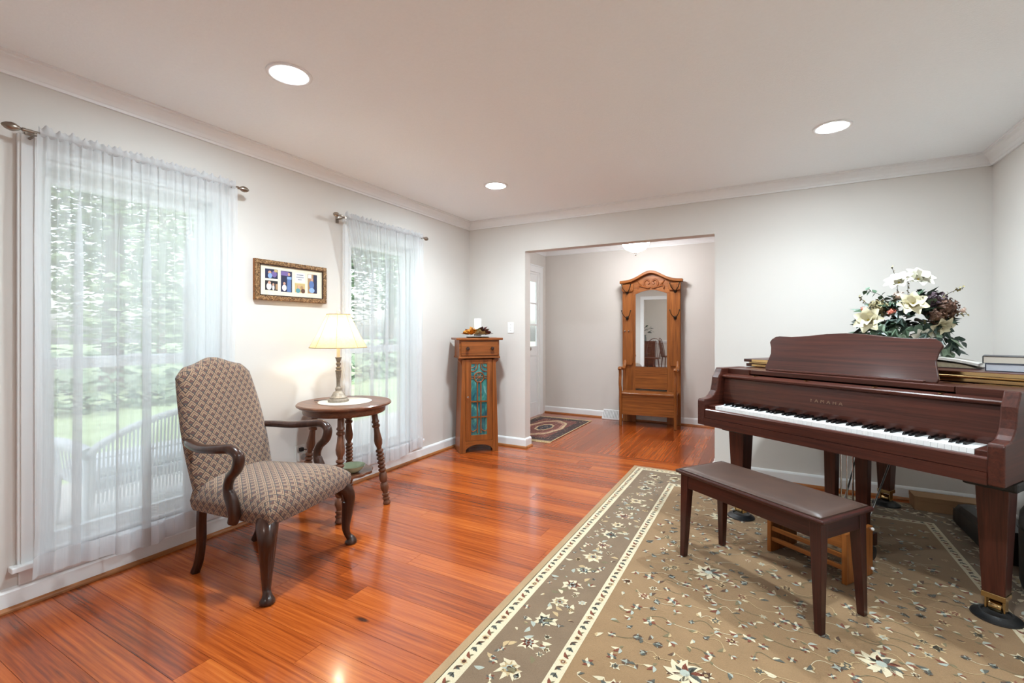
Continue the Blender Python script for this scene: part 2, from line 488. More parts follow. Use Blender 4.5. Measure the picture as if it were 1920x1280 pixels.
# ------------------------------------------------------------------ windows
def window(n, y0, y1, label):
    w = thing('window_%d' % n, label, 'window', (XL, 0, 0), kind='structure')
    c = MB()
    for a, b in ((y0 - .075, y0), (y1, y1 + .075)):
        c.box(0, .016, a, b, .19, 2.09); c.box(.016, .022, a + .01, a + .022, .19, 2.09); c.box(.016, .022, b - .022, b - .01, .19, 2.09)
    c.box(0, .016, y0, y1, 2.01, 2.09); c.box(.016, .022, y0, y1, 2.022, 2.034); c.box(.016, .022, y0, y1, 2.066, 2.078)
    c.build('casing', WHITE, w)
    MB().box(-.14, .045, y0 - .10, y1 + .10, .165, .19).build('sill', WHITE, w, bevel=.004)
    MB().box(0, .014, y0 - .07, y1 + .07, .10, .165).build('apron', WHITE, w)
    j = MB().box(-.15, 0, y0, y0 + .018, .19, 2.01).box(-.15, 0, y1 - .018, y1, .19, 2.01).box(-.15, 0, y0 + .018, y1 - .018, 1.99, 2.01).box(-.15, -.02, y0 + .018, y1 - .018, .19, .205)
    j.build('jamb', WHITE, w)
    for nm, xa, za, zb in (('upper_sash', -.125, 1.04, 1.99), ('lower_sash', -.09, .205, 1.085)):
        xb = xa + .033; a, b = y0 + .018, y1 - .018; s = .048
        sm = MB().box(xa, xb, a, a + s, za, zb).box(xa, xb, b - s, b, za, zb).box(xa, xb, a + s, b - s, zb - (.05 if nm == 'lower_sash' else .07), zb).box(xa, xb, a + s, b - s, za, za + (.05 if nm == 'upper_sash' else .06))
        so = sm.build(nm, WHITE, w)
        MB().box(xa + .014, xa + .018, a + s - .004, b - s + .004, za + .04, zb - .04).build('pane', GLASS, so)
    MB().box(-.057, -.035, (y0 + y1) / 2 - .03, (y0 + y1) / 2 + .03, 1.085, 1.10).build('sash_lock', WHITE, w)
    return w
window(1, *W[0], 'tall double hung window behind the sheer beside the armchair')
window(2, *W[1], 'tall double hung window behind the sheer beside the lamp table')
window(3, *DW[0], 'added dining room window out of view, farther from the opening')
window(4, *DW[1], 'added dining room window out of view, nearer the opening')

# front door with sidelight, seen through the opening
d = thing('door_1', 'white front door with narrow glazed sidelight at foyer end', 'door', (XL, 0, 0), kind='structure')
c = MB()
c.box(0, .018, DY1, DY1 + .095, 0, DH + .10).box(0, .018, DY0 - .095, DY0, 0, DH + .10).box(0, .018, DY0, DY1, DH, DH + .10).box(0, .026, DY0 - .10, DY1 + .10, DH + .085, DH + .10)
c.build('casing', WHITE, d)
MB().box(-.035, 0, DY1 - .03, DY1, 0, DH).box(-.12, .0, 5.765, 5.825, 0, DH).box(-.12, 0, DY0, DY0 + .03, 0, DH).box(-.12, 0, DY0 + .03, DY1 - .03, DH - .03, DH).build('frame', WHITE, d)
sl = MB().box(-.032, -.006, 5.825, 5.855, .0, DH - .03).box(-.032, -.006, 6.07, 6.10, .0, DH - .03)
sl.box(-.032, -.006, 5.855, 6.07, DH - .14, DH - .03).box(-.032, -.006, 5.855, 6.07, .86, 1.0).box(-.032, -.006, 5.855, 6.07, 0, .2).box(-.026, -.014, 5.855, 6.07, .2, .86)
for z in (1.307, 1.613): sl.box(-.028, -.010, 5.855, 6.07, z - .012, z + .012)
slo = sl.build('sidelight', WHITE, d, bevel=.003)
for z0, z1 in ((1.0, 1.295), (1.319, 1.601), (1.625, 1.92)): MB().box(-.021, -.018, 5.85, 6.075, z0 - .003, z1 + .003).build('pane', GLASS, slo)
dl = MB().box(-.045, -.007, DY0 + .032, 5.763, .006, DH - .032)
for a, b in ((4.93, 5.25), (5.33, 5.66)):
    for z0, z1 in ((.2, .75), (.9, 1.45), (1.58, 1.9)): dl.box(-.007, -.001, a, b, z0, z1)
dlo = dl.build('door_leaf', WHITE, d, bevel=.004)
kn = MB().lathe([(.028, 0), (.028, .006), (.01, .012), (.009, .035), (.022, .044), (.027, .058), (.02, .07), (.002, .074)], 16, mat=Matrix.Translation((-.007, 5.732, .97)) @ Matrix.Rotation(R(90), 4, 'Y'))
kn.lathe([(.03, 0), (.03, .008), (.02, .014), (.02, .03), (.002, .032)], 16, mat=Matrix.Translation((-.007, 5.732, 1.10)) @ Matrix.Rotation(R(90), 4, 'Y'))
kn.build('knob', NICKEL, dlo, True)

# ------------------------------------------------------------------ lights
LENS = glow('lamp_lens', LAMP_COLOR, LAMP)
def recessed(x, y, label):
    t = thing('recessed_light', label, 'ceiling light', (x, y, H), group='recessed ceiling lights')
    MB().lathe([(.100, 0), (.099, -.006), (.092, -.008), (.066, -.004), (.062, 0)], 40).build('trim_ring', WHITE, t, True)
    MB().lathe([(.002, -.0085), (.035, -.0075), (.063, -.004), (.063, -.0005)], 40).build('lens', LENS, t)
    ld = bpy.data.lights.new('lamp_beam', 'SPOT'); ld.energy = BEAM; ld.color = LAMP_COLOR; ld.spot_size = R(150); ld.spot_blend = 1.0; ld.shadow_soft_size = .06
    lo_ = bpy.data.objects.new('lamp_beam', ld); col.objects.link(lo_); lo_.parent = t; lo_.location = (0, 0, -.02)
recessed(-1.95, 1.40, 'recessed ceiling light nearest the large curtained window')
recessed(-1.95, 3.29, 'small round recessed ceiling light near the far left corner')
recessed(.345, 3.29, 'recessed ceiling light above the grand piano')
recessed(.345, 1.40, 'recessed ceiling light above and behind the piano bench')

t = thing('flush_ceiling_light', 'frosted glass bowl ceiling light with scrolled rim in the foyer', 'ceiling light', (-1.33, 5.45, H))
MB().lathe([(.07, 0), (.07, -.03), (.05, -.05), (.05, -.10), (.10, -.125), (.165, -.135), (.178, -.148), (.17, -.158), (.15, -.155)], 40, wob=lambda a, j: 1 + (.04 * math.cos(a * 14) if j in (5, 6, 7) else 0)).build('rim', STEEL, t, True)
MB().lathe([(.155, -.150), (.158, -.165), (.148, -.20), (.115, -.24), (.06, -.268), (.004, -.278)], 40).build('glass_bowl', glow('frosted_bowl', (.95, .98, 1), 42.0), t, True)
MB().lathe([(.004, -.272), (.018, -.28), (.02, -.288), (.008, -.296), (.011, -.306), (.006, -.318), (.002, -.322)], 14).build('finial', NICKEL, t, True)
t = thing('flush_ceiling_light', 'plain frosted ceiling light added in the dining room, out of view', 'ceiling light', (-1.2, -1.8, H))  # unseen lamp, added to light the dining room
MB().lathe([(.14, 0), (.14, -.03), (.13, -.035)], 32).build('rim', STEEL, t, True)
MB().lathe([(.13, -.03), (.12, -.07), (.07, -.10), (.004, -.11)], 32).build('glass_bowl', glow('added_dining_bowl', (1, .98, .95), 45.0), t, True)

# ------------------------------------------------------------------ curtains
SHEER = sheer_mat('sheer_voile', .62, (.76, .77, .78))
HEM = sheer_mat('sheer_hem', .80, (.80, .80, .81))
def curtain(y0, y1, seed, n, labels, overlaps, gap0=0):
    r = random.Random(seed)
    xr, zr = XL + .085, 2.09
    rod = thing('curtain_rod', labels[0], 'curtain rod', (xr, 0, zr), group='curtain rods')
    a, b = y0 - .045, y1 + .015
    MB().tube([(0, a, 0), (0, b, 0)], .0075, 12).build('pole', NICKEL, rod, True)
    for e, s in ((a, -1), (b, 1)):
        prof = [(.0085, 0), (.0085, .008), (.005, .012), (.011, .020), (.0175, .034), (.0185, .044), (.014, .060), (.006, .070), (.001, .073)]
        MB().lathe(prof, 16, mat=Matrix.Translation((0, e, 0)) @ Matrix.Rotation(R(-90 * s), 4, 'X')).build('finial', NICKEL, rod, True)
    for yy in (y0 - .012, y1 - .02):
        MB().tube([(0, yy, -.002), (-.04, yy, -.012), (-.075, yy, -.012)], .006, 8).box(-.083, -.076, yy - .012, yy + .012, -.04, .02).box(-.012, .012, yy - .007, yy + .007, -.014, -.007).build('bracket', NICKEL, rod)
    cur = thing('sheer_curtain', labels[1], 'curtain', (xr, 0, 0), group='sheer window curtains')
    ph = [r.uniform(0, 6.28) for _ in range(6)]
    Wd = y1 - y0
    def fold(s, z):
        k = min(1, max(0, (2.05 - z) / .5))          # gathers turn into broad folds lower down
        x = .006 * math.sin(2 * PI * n * s * 2.3 + ph[0]) * (1 - .7 * k) + k * (.011 * math.sin(2 * PI * n * .55 * s + ph[1]) + .008 * math.sin(2 * PI * n * s + ph[2]))
        y = .006 * math.cos(2 * PI * n * s * 1.7 + ph[3])
        for c, wdt in overlaps:                       # pleats that double the cloth
            q = (s - c) / .012
            y += -wdt * k * math.tanh(q) * math.exp(-(q / 3.2) ** 2) * 1.6
            x += .012 * k * math.exp(-(q / 1.6) ** 2)
        return x, y
    def pt(u, v):
        z = 2.085 + (.125 - 2.085) * v
        x, y = fold(u, z)
        edge = .012 * math.sin(v * 5 + ph[4]) * (1 if u < .5 else -1) * abs(2 * u - 1) ** 6
        lift = .018 * math.sin(u * 9 + ph[5]) * v
        return (x + .010, y0 + Wd * u + y * (.3 + .7 * min(1, 4 * u * (1 - u) + .2)) - (.03 * v * (1 - u) ** 3) + edge + gap0 * (1 - u) ** 3 * min(1, v * 5), z + lift)
    MB().grid(pt, 260, 26).build('panel', SHEER, cur, True, recalc=False)
    MB().grid(lambda u, v: (pt(u, .952 + .048 * v)[0] + .002, *pt(u, .952 + .048 * v)[1:]), 260, 4).build('hem', HEM, cur, True, recalc=False)
    def head(u, v):
        a = 2 * PI * v
        ruff = .75 + .75 * math.sin(2 * PI * n * 1.15 * u + ph[0]) * math.sin(2 * PI * n * .37 * u + ph[1]) + .55 * math.sin(2 * PI * n * 2.9 * u + ph[2])
        return (.0125 * math.cos(a) + .007 * math.sin(2 * PI * n * 1.6 * u + ph[3]) * max(0, math.sin(a)), y0 + Wd * u, .0145 * math.sin(a) + (2.09 + (.012 + .011 * ruff) * max(0, math.sin(a)) ** 2))
    MB().grid(lambda u, v: head(u, v), 220, 13).build('ruffled_heading', HEM, cur, True, recalc=False)
curtain(.795, 1.655, 3, 13, ('nickel curtain rod with oval finials over the large near window', 'sheer white curtain over the near window beside the armchair'), [(.16, .024), (.33, .016), (.47, .026), (.70, .030), (.90, .015)])
curtain(2.50, 3.40, 5, 14, ('nickel curtain rod with oval finials over the window by the lamp', 'sheer white curtain over the far window behind the lamp table'), [(.25, .02), (.44, .03), (.62, .02), (.80, .03)], .10)

# ------------------------------------------------------------------ picture frame on the left wall
GILT = G('gilt_ornament')
nn = GILT.noise(GILT.mapping(GILT.coord(), (90, 90, 90)), 1.0, 4, .6, 1.5)
GILT.set(color=GILT.ramp(nn, [(.35, lin(60, 42, 28)), (.5, lin(128, 92, 58)), (.66, lin(204, 164, 118))]), rough=.4, metal=.5)
GILT.bump(nn, .9, .004)
p = thing('picture_frame', 'ornate bronze picture frame holding five family snapshots', 'picture frame', (XL + .002, 2.095, 1.555))
fw, fh, b = .275, .133, .030
fr = MB()
for (a0, a1, z0, z1) in ((-fw, fw, fh - b, fh), (-fw, fw, -fh, -fh + b), (-fw, -fw + b, -fh + b, fh - b), (fw - b, fw, -fh + b, fh - b)):
    fr.box(.018, .030, a0, a1, z0, z1)
fr.build('frame', GILT.mat, p, bevel=.004)
MB().box(0, .018, -fw, fw, -fh, fh).build('frame_back', wood('oak', 'Y'), p)
lipm = MB()
for (a0, a1, z0, z1) in ((-fw + b, fw - b, fh - b - .006, fh - b), (-fw + b, fw - b, -fh + b, -fh + b + .006), (-fw + b, -fw + b + .006, -fh + b, fh - b), (fw - b - .006, fw - b, -fh + b, fh - b)): lipm.box(.018, .027, a0, a1, z0, z1)
lipm.build('inner_lip', wood('walnut', 'Y'), p)
MB().box(.018, .0195, -fw + b, fw - b, -fh + b, fh - b).build('mat_board', plain('cream_mat', lin(238, 230, 206), .8), p)
def flat(name, c): return plain(name, c, .5, var=.05, vscale=60)
PC = {k: flat('photo_' + k, lin(*v)) for k, v in dict(navy=(36, 40, 72), blue=(92, 120, 176), sky=(140, 172, 214), violet=(120, 100, 160), skin=(206, 160, 138), white=(232, 228, 226), dark=(34, 30, 36), teal=(86, 150, 160), tan=(176, 140, 104), gold=(200, 176, 120), brown=(94, 62, 50), ink=(120, 128, 150)).items()}
def snapshot(y0, y1, z0, z1, base, blobs):
    ph = MB().box(.0195, .0202, y0, y1, z0, z1).build('photo', PC[base], p)
    for kd, cy, cz, ry, rz_, cl in blobs:
        X = .0203
        n = 14 if kd == 'o' else 4
        pts = [(y0 + (y1 - y0) * (cy + ry * math.cos(2 * PI * i / n + (0 if kd == 'o' else PI / 4)) * (1 if kd == 'o' else 1.414)), z0 + (z1 - z0) * (cz + rz_ * math.sin(2 * PI * i / n + (0 if kd == 'o' else PI / 4)) * (1 if kd == 'o' else 1.414))) for i in range(n)]
        snapshot.k += .00006
        MB().prism(pts, 'x', X, X + .0002 + snapshot.k).build('print', PC[cl], ph)
snapshot.k = 0
snapshot(-.205, -.115, .012, .075, 'navy', [('o', .36, .62, .13, .2, 'skin'), ('o', .38, .3, .17, .28, 'sky'), ('o', .72, .5, .2, .34, 'violet'), ('r', .84, .85, .13, .13, 'gold')])
snapshot(-.205, -.115, -.066, -.002, 'dark', [('o', .3, .4, .2, .36, 'white'), ('o', .33, .78, .12, .16, 'skin'), ('o', .64, .3, .09, .3, 'white'), ('o', .64, .62, .08, .14, 'skin'), ('r', .9, .4, .08, .3, 'tan')])
snapshot(-.092, -.008, -.070, .073, 'navy', [('r', .35, .88, .34, .1, 'violet'), ('r', .72, .35, .17, .34, 'blue'), ('o', .72, .86, .12, .07, 'skin'), ('o', .3, .2, .2, .15, 'white'), ('o', .3, .4, .11, .07, 'skin'), ('r', .74, .68, .2, .06, 'sky')])
snapshot(.015, .095, .005, .072, 'white', [('r', .5, .78, .32, .035, 'ink'), ('r', .5, .54, .36, .03, 'ink'), ('r', .48, .3, .18, .03, 'ink')])
snapshot(.015, .095, -.066, -.002, 'gold', [('o', .36, .6, .13, .2, 'skin'), ('o', .3, .2, .22, .25, 'teal'), ('o', .68, .55, .13, .2, 'tan'), ('o', .8, .2, .2, .25, 'brown')])
snapshot(.118, .195, -.066, .072, 'tan', [('r', .8, .5, .19, .48, 'navy'), ('o', .4, .45, .26, .22, 'blue'), ('o', .42, .72, .14, .08, 'skin'), ('o', .42, .16, .3, .13, 'sky'), ('r', .2, .88, .18, .1, 'white')])

# switch plate and outlet
t = thing('light_switch', 'white toggle light switch plate right of the corner cabinet', 'light switch', (-2.369, YB, 1.254))
MB().box(-.036, .036, -.006, 0, -.058, .058).build('plate', PLASTIC, t, bevel=.003)
MB().box(-.005, .005, -.016, -.006, -.004, .014).build('toggle', PLASTIC, t)
for z in (-.03, .03): MB().lathe([(.0035, 0), (.003, .0012)], 8, mat=Matrix.Translation((0, -.006, z)) @ Matrix.Rotation(R(90), 4, 'X')).build('screw', NICKEL, t)
t = thing('wall_outlet', 'white wall outlet with plug-in dial timer behind the armchair', 'outlet', (XL, 2.165, .35))
MB().box(0, .006, -.036, .036, -.058, .058).build('plate', PLASTIC, t, bevel=.002)
tm = MB().box(.006, .036, -.028, .034, -.05, .012).build('timer', PLASTIC, t, bevel=.005)
MB().lathe([(.022, 0), (.022, .005), (.012, .007)], 20, mat=Matrix.Translation((.036, .004, -.02)) @ Matrix.Rotation(R(90), 4, 'Y')).build('dial', plain('grey_dial', lin(170, 172, 172), .5), tm)
MB().box(.006, .03, -.014, .014, .018, .044).build('plug', BLACK, t, bevel=.004)
MB().tube(catmull([(.03, 0, .031), (.06, .02, .03), (.09, .07, .0), (.08, .10, -.12), (.05, .11, -.30), (.05, .14, -.343)], 6), .003, 8).build('cord', BLACK, t, True)

# ------------------------------------------------------------------ armchair
FAB = upholstery()
WAL = wood('walnut', 'Z')
ch = thing('armchair', 'upholstered open armchair with dark carved arms in patterned brown fabric', 'armchair', (-2.293, 1.533, 0), R(12.8))
def sgn_pow(v, p): return math.copysign(abs(v) ** p, v)
def back_pt(front):
    def f(u, v):
        s = 2 * u - 1
        hw = .218 + .022 * math.sin(min(1, v * 1.05) * PI) + .012 * (1 - v)
        crest = 1.035 + .034 * math.exp(-(s / .42) ** 2) + .006 * math.cos(s * PI) - .075 * max(0, abs(s) - .72) ** 1.5 * 4.5
        z = .35 + (crest - .35) * v
        lean = -.205 - .16 * ((z - .35) / .7) - .02 * ((z - .35) / .7) ** 2
        e = max(0, 1 - abs(s) ** 5) ** .5 * max(0, 1 - max(0, (v - .86) / .14) ** 3) ** .5
        th = .012 + .030 * e if front else -.014 - .036 * e
        bul = .016 * (1 - s * s) * math.sin(v * PI) if front else 0
        return (lean + th + bul, s * hw, z)
    return f
bk = MB()
N = 41
bk.grid(back_pt(True), N, N); o0 = len(bk.v); bk.grid(back_pt(False), N, N)
for i in range(N - 1):
    for a, b_ in (((N - 1) * N + i, (N - 1) * N + i + 1), (i, i + 1), (i * N, (i + 1) * N), (i * N + N - 1, (i + 1) * N + N - 1)):
        bk.f.append((a, b_, o0 + b_, o0 + a)); bk.mi.append(0)
bk.build('backrest', FAB, ch, True, uv=True)
def seat_pt(u, v):
    s = 2 * u - 1                                   # lateral
    hw = .238 + .062 * v
    x = -.25 + .53 * v + (.018 * (1 - s * s) if v > .5 else 0) * (v - .5) * 2
    e = max(0, 1 - abs(s) ** 7) ** .5 * max(0, 1 - max(0, (v - .62) / .38) ** 4) ** .5
    z = .405 + (.062 + .022 * (1 - s * s)) * e
    return (x, s * hw, z)
st = MB(); st.grid(seat_pt, N, N)
ring = [i for i in range(N)] + [j * N + N - 1 for j in range(1, N)] + [(N - 1) * N + i for i in range(N - 2, -1, -1)] + [j * N for j in range(N - 2, 0, -1)]
base = len(st.v)
for lvl, (k, z) in enumerate(((1.012, .385), (1.0, .355), (.975, .335))):
    for i in ring:
        x, y_, _ = st.v[i]; st.v.append((.02 + (x - .02) * k, y_ * k, z))
nr = len(ring)
for i in range(nr):
    j = (i + 1) % nr
    st.f.append((ring[i], ring[j], base + j, base + i)); st.mi.append(0)
    for l in range(2): st.f.append((base + l * nr + i, base + l * nr + j, base + (l + 1) * nr + j, base + (l + 1) * nr + i)); st.mi.append(0)
st.f.append(tuple(base + 2 * nr + i for i in range(nr))); st.mi.append(0)
st.build('seat', FAB, ch, True, uv=True)
for s in (-1, 1):
    path = catmull([(-.27, s * .232, .672), (-.22, s * .262, .668), (-.12, s * .292, .662), (.0, s * .312, .672), (.075, s * .312, .676), (.118, s * .310, .645), (.108, s * .308, .59), (.066, s * .305, .545), (.050, s * .303, .49), (.074, s * .302, .43), (.085, s * .300, .375), (.074, s * .299, .335)], 6)
    nP = len(path)
    rad = []
    for k in range(nP):
        q = k / (nP - 1)
        rad.append((.017 + .006 * math.sin(q * PI) + (.006 if q > .75 else 0), .022 + .008 * math.sin(q * 9) ** 2))
    MB().tube(path, rad, 12, (0, 0, 1)).build('armrest', WAL, ch, True)
    leg = MB().tube(catmull([(.222, s * .252, .352), (.246, s * .276, .322), (.266, s * .297, .27), (.262, s * .294, .18), (.256, s * .290, .10), (.262, s * .296, .055), (.275, s * .306, .028), (.277, s * .308, .002)], 5),
                    keyed([(0, .046), (.10, .048), (.2, .044), (.38, .033), (.55, .0235), (.68, .0185), (.76, .0175), (.84, .022), (.91, .032), (.96, .034), (1, .029)], 36), 14)
    lo = leg.build('front_leg', WAL, ch, True)
    for dx, dy in ((-.028, .0), (.0, -s * .030)):
        MB().tube(catmull([(.262 + dx * 1.5, s * .292 + dy * 1.5, .315), (.262 + dx * 1.45, s * .292 + dy * 1.45, .29), (.262 + dx * 1.05, s * .292 + dy * 1.05, .262), (.262 + dx * 1.15, s * .292 + dy * 1.15, .245)], 4), [.008, .01, .009, .008, .007, .006, .006, .006, .006, .007, .009, .01, .006], 8).build('carved_scroll', WAL, lo, True)
    MB().tube(catmull([(-.215, s * .205, .40), (-.225, s * .203, .28), (-.232, s * .198, .16), (-.258, s * .190, .06), (-.285, s * .188, .001)], 5), [(.024, .021)] * 10 + [(.022, .019)] * 6 + [(.021, .019)] * 3 + [(.022, .02)] * 2, 8, (1, 0, 0), sq=True).build('rear_leg', WAL, ch, bevel=.003)

# ------------------------------------------------------------------ round lamp table
TB = wood('table', 'X'); TBZ = wood('table', 'Z')
tb = thing('side_table', 'round wooden side table on four turned splayed legs', 'side table', (-2.555, 2.262, 0), R(-4))
MB().lathe([(.05, .702), (.285, .702), (.301, .708), (.311, .716), (.311, .724), (.304, .73), (.0005, .73)], 56).build('tabletop', TB, tb, True)
MB().lathe([(.262, .66), (.268, .664), (.272, .675), (.272, .702), (.2, .702), (.2, .66)], 48).build('apron', TB, tb, True)
prof = [(0, .021), (.12, .021), (.13, .026), (.145, .026), (.15, .02), (.165, .02), (.17, .027), (.19, .027), (.20, .019), (.26, .022), (.33, .029), (.37, .026), (.40, .017), (.415, .017)]
for k in range(6):
    a = .42 + k * .04
    prof += [(a, .015), (a + .008, .024), (a + .02, .027), (a + .032, .024)]
prof += [(.665, .017), (.68, .026), (.73, .029), (.76, .025), (.77, .018), (.79, .027), (.83, .029), (.87, .019), (.885, .017), (.89, .025), (.905, .025), (.91, .018), (.925, .018), (.93, .025), (.945, .025), (.95, .019), (.97, .022), (.985, .026), (.995, .024), (1, .02)]
for sx in (-1, 1):
    for sy in (-1, 1):
        MB().turned((sx * .135, sy * .135, .675), (sx * .20, sy * .198, .002), prof, 16).build('leg', TBZ, tb, True)
sh = []
for k in range(72):
    a = 2 * PI * k / 72
    r_ = .215 + .030 * abs(math.cos(2 * a)) ** .8 - .028 * abs(math.sin(2 * a)) ** 6 + .008 * math.cos(12 * a)
    q = max(abs(math.cos(a)), abs(math.sin(a)))
    sh.append((r_ * math.cos(a) / q * .72, r_ * math.sin(a) / q * .72))
MB().prism(sh, 'z', .238, .256).build('lower_shelf', TB, tb, bevel=.003)
o = tag(MB().lathe([(.0005, .7305), (.176, .7305), (.178, .732), (.176, .7335), (.0005, .7335)], 48, c=(-2.553, 2.262, 0)).build('table_mat', plain('pale_mat', lin(196, 190, 180), .6), None), 'pale round mat lying under the lamp', 'mat')
o = MB().lathe([(.02, 0), (.034, .001), (.05, .010), (.072, .03), (.082, .046), (.086, .05), (.080, .048), (.064, .03), (.04, .012), (.0005, .008)], 32).build('bowl', plain('celadon_glaze', lin(176, 190, 160), .25, var=.1, vscale=14), None, True)
o.location = (-2.47, 2.25, .256); tag(o, 'small celadon green bowl on the lower shelf of side table', 'bowl')

# table lamp
PEW = plain('aged_pewter', lin(150, 138, 124), .5, .35, .25, 70)
lp = thing('table_lamp', 'lit table lamp with cream paneled shade and grey turned base', 'lamp', (-2.585, 2.232, .7335))
MB().lathe([(.068, 0), (.069, .012), (.064, .02), (.058, .022), (.058, .03), (.048, .036), (.040, .05), (.034, .062), (.026, .068), (.019, .074), (.021, .080), (.021, .092), (.016, .098), (.013, .11), (.0145, .16), (.019, .205), (.022, .212), (.013, .222), (.018, .228), (.018, .233), (.009, .242), (.015, .252), (.017, .262), (.010, .27), (.015, .28), (.018, .295), (.022, .300), (.022, .304), (.012, .306)], 30).build('base', PEW, lp, True)
MB().lathe([(.0115, .306), (.0115, .392), (.008, .394)], 16).build('candle_sleeve', plain('ivory_sleeve', lin(244, 236, 214), .5), lp, True)
SHD = G('lamp_shade_fabric')
tl = SHD.n('ShaderNodeBsdfTranslucent'); df = SHD.n('ShaderNodeBsdfDiffuse'); mx = SHD.n('ShaderNodeMixShader')
cs = SHD.ramp(SHD.noise(SHD.coord(), 60, 3), [(.3, (.60, .49, .31)), (.7, (.68, .56, .37))])
SHD.l(cs, tl.inputs[0]); SHD.l(cs, df.inputs[0]); mx.inputs[0].default_value = .55
SHD.l(df.outputs[0], mx.inputs[1]); SHD.l(tl.outputs[0], mx.inputs[2]); SHD.l(mx.outputs[0], SHD.out.inputs[0])
z0, z1, r0, r1, NP = .372, .600, .188, .076, 8
def shade_pt(u, v):
    a = 2 * PI * u
    k = (a * NP / (2 * PI)) % 1
    flat_ = math.cos(PI / NP) / math.cos((k - .5) * 2 * PI / NP)
    r_ = (r0 + (r1 - r0) * (v ** .93)) * (.35 + .65 * flat_)
    return (r_ * math.cos(a), r_ * math.sin(a), z0 + (z1 - z0) * v)
sho = MB().grid(shade_pt, 96, 10, close_u=True).build('shade', SHD.mat, lp, True, recalc=False)
TRIM = plain('shade_trim', lin(168, 140, 92), .8)
for v in (0, 1):
    ringp = [Vector(shade_pt(i / 96, v)) for i in range(97)]
    MB().tube(ringp, .0028, 6).build('trim_band', TRIM, sho)
for k in range(NP):
    MB().tube([Vector(shade_pt(k / NP, v / 6)) * 1.0 for v in range(7)], .0011, 5).build('seam', TRIM, sho)
MB().tube([(0, 0, .394), (0, 0, .6)], .003, 6).tube([(-r1, 0, .598), (r1, 0, .598)], .0018, 6).tube([(0, -r1, .598), (0, r1, .598)], .0018, 6).build('harp', BRASS, lp)
MB().ball((0, 0, .48), .03, 16, 10).lathe([(.012, .394), (.014, .42), (.02, .455)], 14).build('bulb', glow('bulb_glass', (1, .86, .64), 42.0), lp, True)
MB().lathe([(.006, .6), (.008, .604), (.0135, .612), (.0145, .621), (.010, .631), (.001, .636)], 14).build('finial', plain('crystal_finial', lin(220, 210, 200), .15, .3), lp, True)
MB().tube(catmull([(-.06, .02, .004), (-.11, -.01, .003), (-.14, -.05, .0035), (-.17, -.06, .003)], 5), .0022, 6).build('cord', BLACK, lp, True)

# ------------------------------------------------------------------ corner cabinet
OK, OKX = wood('honey', 'Z'), wood('honey', 'X')
cb = thing('curio_cabinet', 'slim oak cabinet with stained glass door standing in the corner', 'cabinet', (-2.522, 3.925, 0), R(46))
hw0, hw1, dp = .200, .172, .235          # local x lateral, front at y=0, back at +dp
def hwz(z): return hw0 + (hw1 - hw0) * (z / .93)
for s in (-1, 1):
    MB().hexa([(s * (hw0 - .02), .012, .001), (s * hw0, .012, .001), (s * hw0, dp, .001), (s * (hw0 - .02), dp, .001)], [(s * (hw1 - .02), .012, .955), (s * hw1, .012, .955), (s * hw1, dp, .955), (s * (hw1 - .02), dp, .955)]).build('side_panel', OK, cb, bevel=.002)
    x0b, x0t = s * hw0, s * hw1
    MB().hexa([(x0b - s * .062, -.006, .001), (x0b, -.006, .001), (x0b, .014, .001), (x0b - s * .062, .014, .001)], [(x0t - s * .034, -.006, .93), (x0t, -.006, .93), (x0t, .014, .93), (x0t - s * .034, .014, .93)]).build('front_stile', OK, cb, bevel=.002)
    pts = [(s * hw1, .86), (s * hw1, .94), (s * (hw1 + .038), .94), (s * (hw1 + .034), .92), (s * (hw1 + .012), .90)]
    MB().prism(pts, 'y', .02, .045).build('corbel', OK, cb)
MB().box(-hw1, hw1, dp - .012, dp, .06, .95).build('back_panel', OK, cb)
MB().box(-hw0 + .02, hw0 - .02, .03, dp - .015, .10, .118).build('bottom_shelf', OKX, cb)
arch = [(-.14, .12), (.14, .12), (.138, .02)] + [(.138 * math.cos(R(a)), .02 + .062 * math.sin(R(a))) for a in range(10, 171, 16)] + [(-.138, .02)]
MB().prism(arch, 'y', -.004, .014).build('arched_apron', OKX, cb, bevel=.002)
# drawer box and top
MB().box(-.212, .212, -.028, dp + .01, .945, .962).build('molding', OKX, cb, bevel=.003)
MB().box(-.205, .205, -.018, dp, .962, 1.128).build('drawer_case', OKX, cb, bevel=.002)
MB().box(-.238, .238, -.045, dp + .02, 1.128, 1.15).build('cabinet_top', OKX, cb, bevel=.004)
dr = MB().box(-.188, .188, -.030, -.018, .975, 1.112).build('drawer', OKX, cb, bevel=.003)
for s in (-.125, .125):
    MB().lathe([(.008, 0), (.008, .010), (.016, .016), (.019, .024), (.015, .032), (.002, .035)], 14, mat=Matrix.Translation((s, -.030, 1.043)) @ Matrix.Rotation(R(90), 4, 'X')).build('knob', wood('walnut', 'Z'), dr, True)
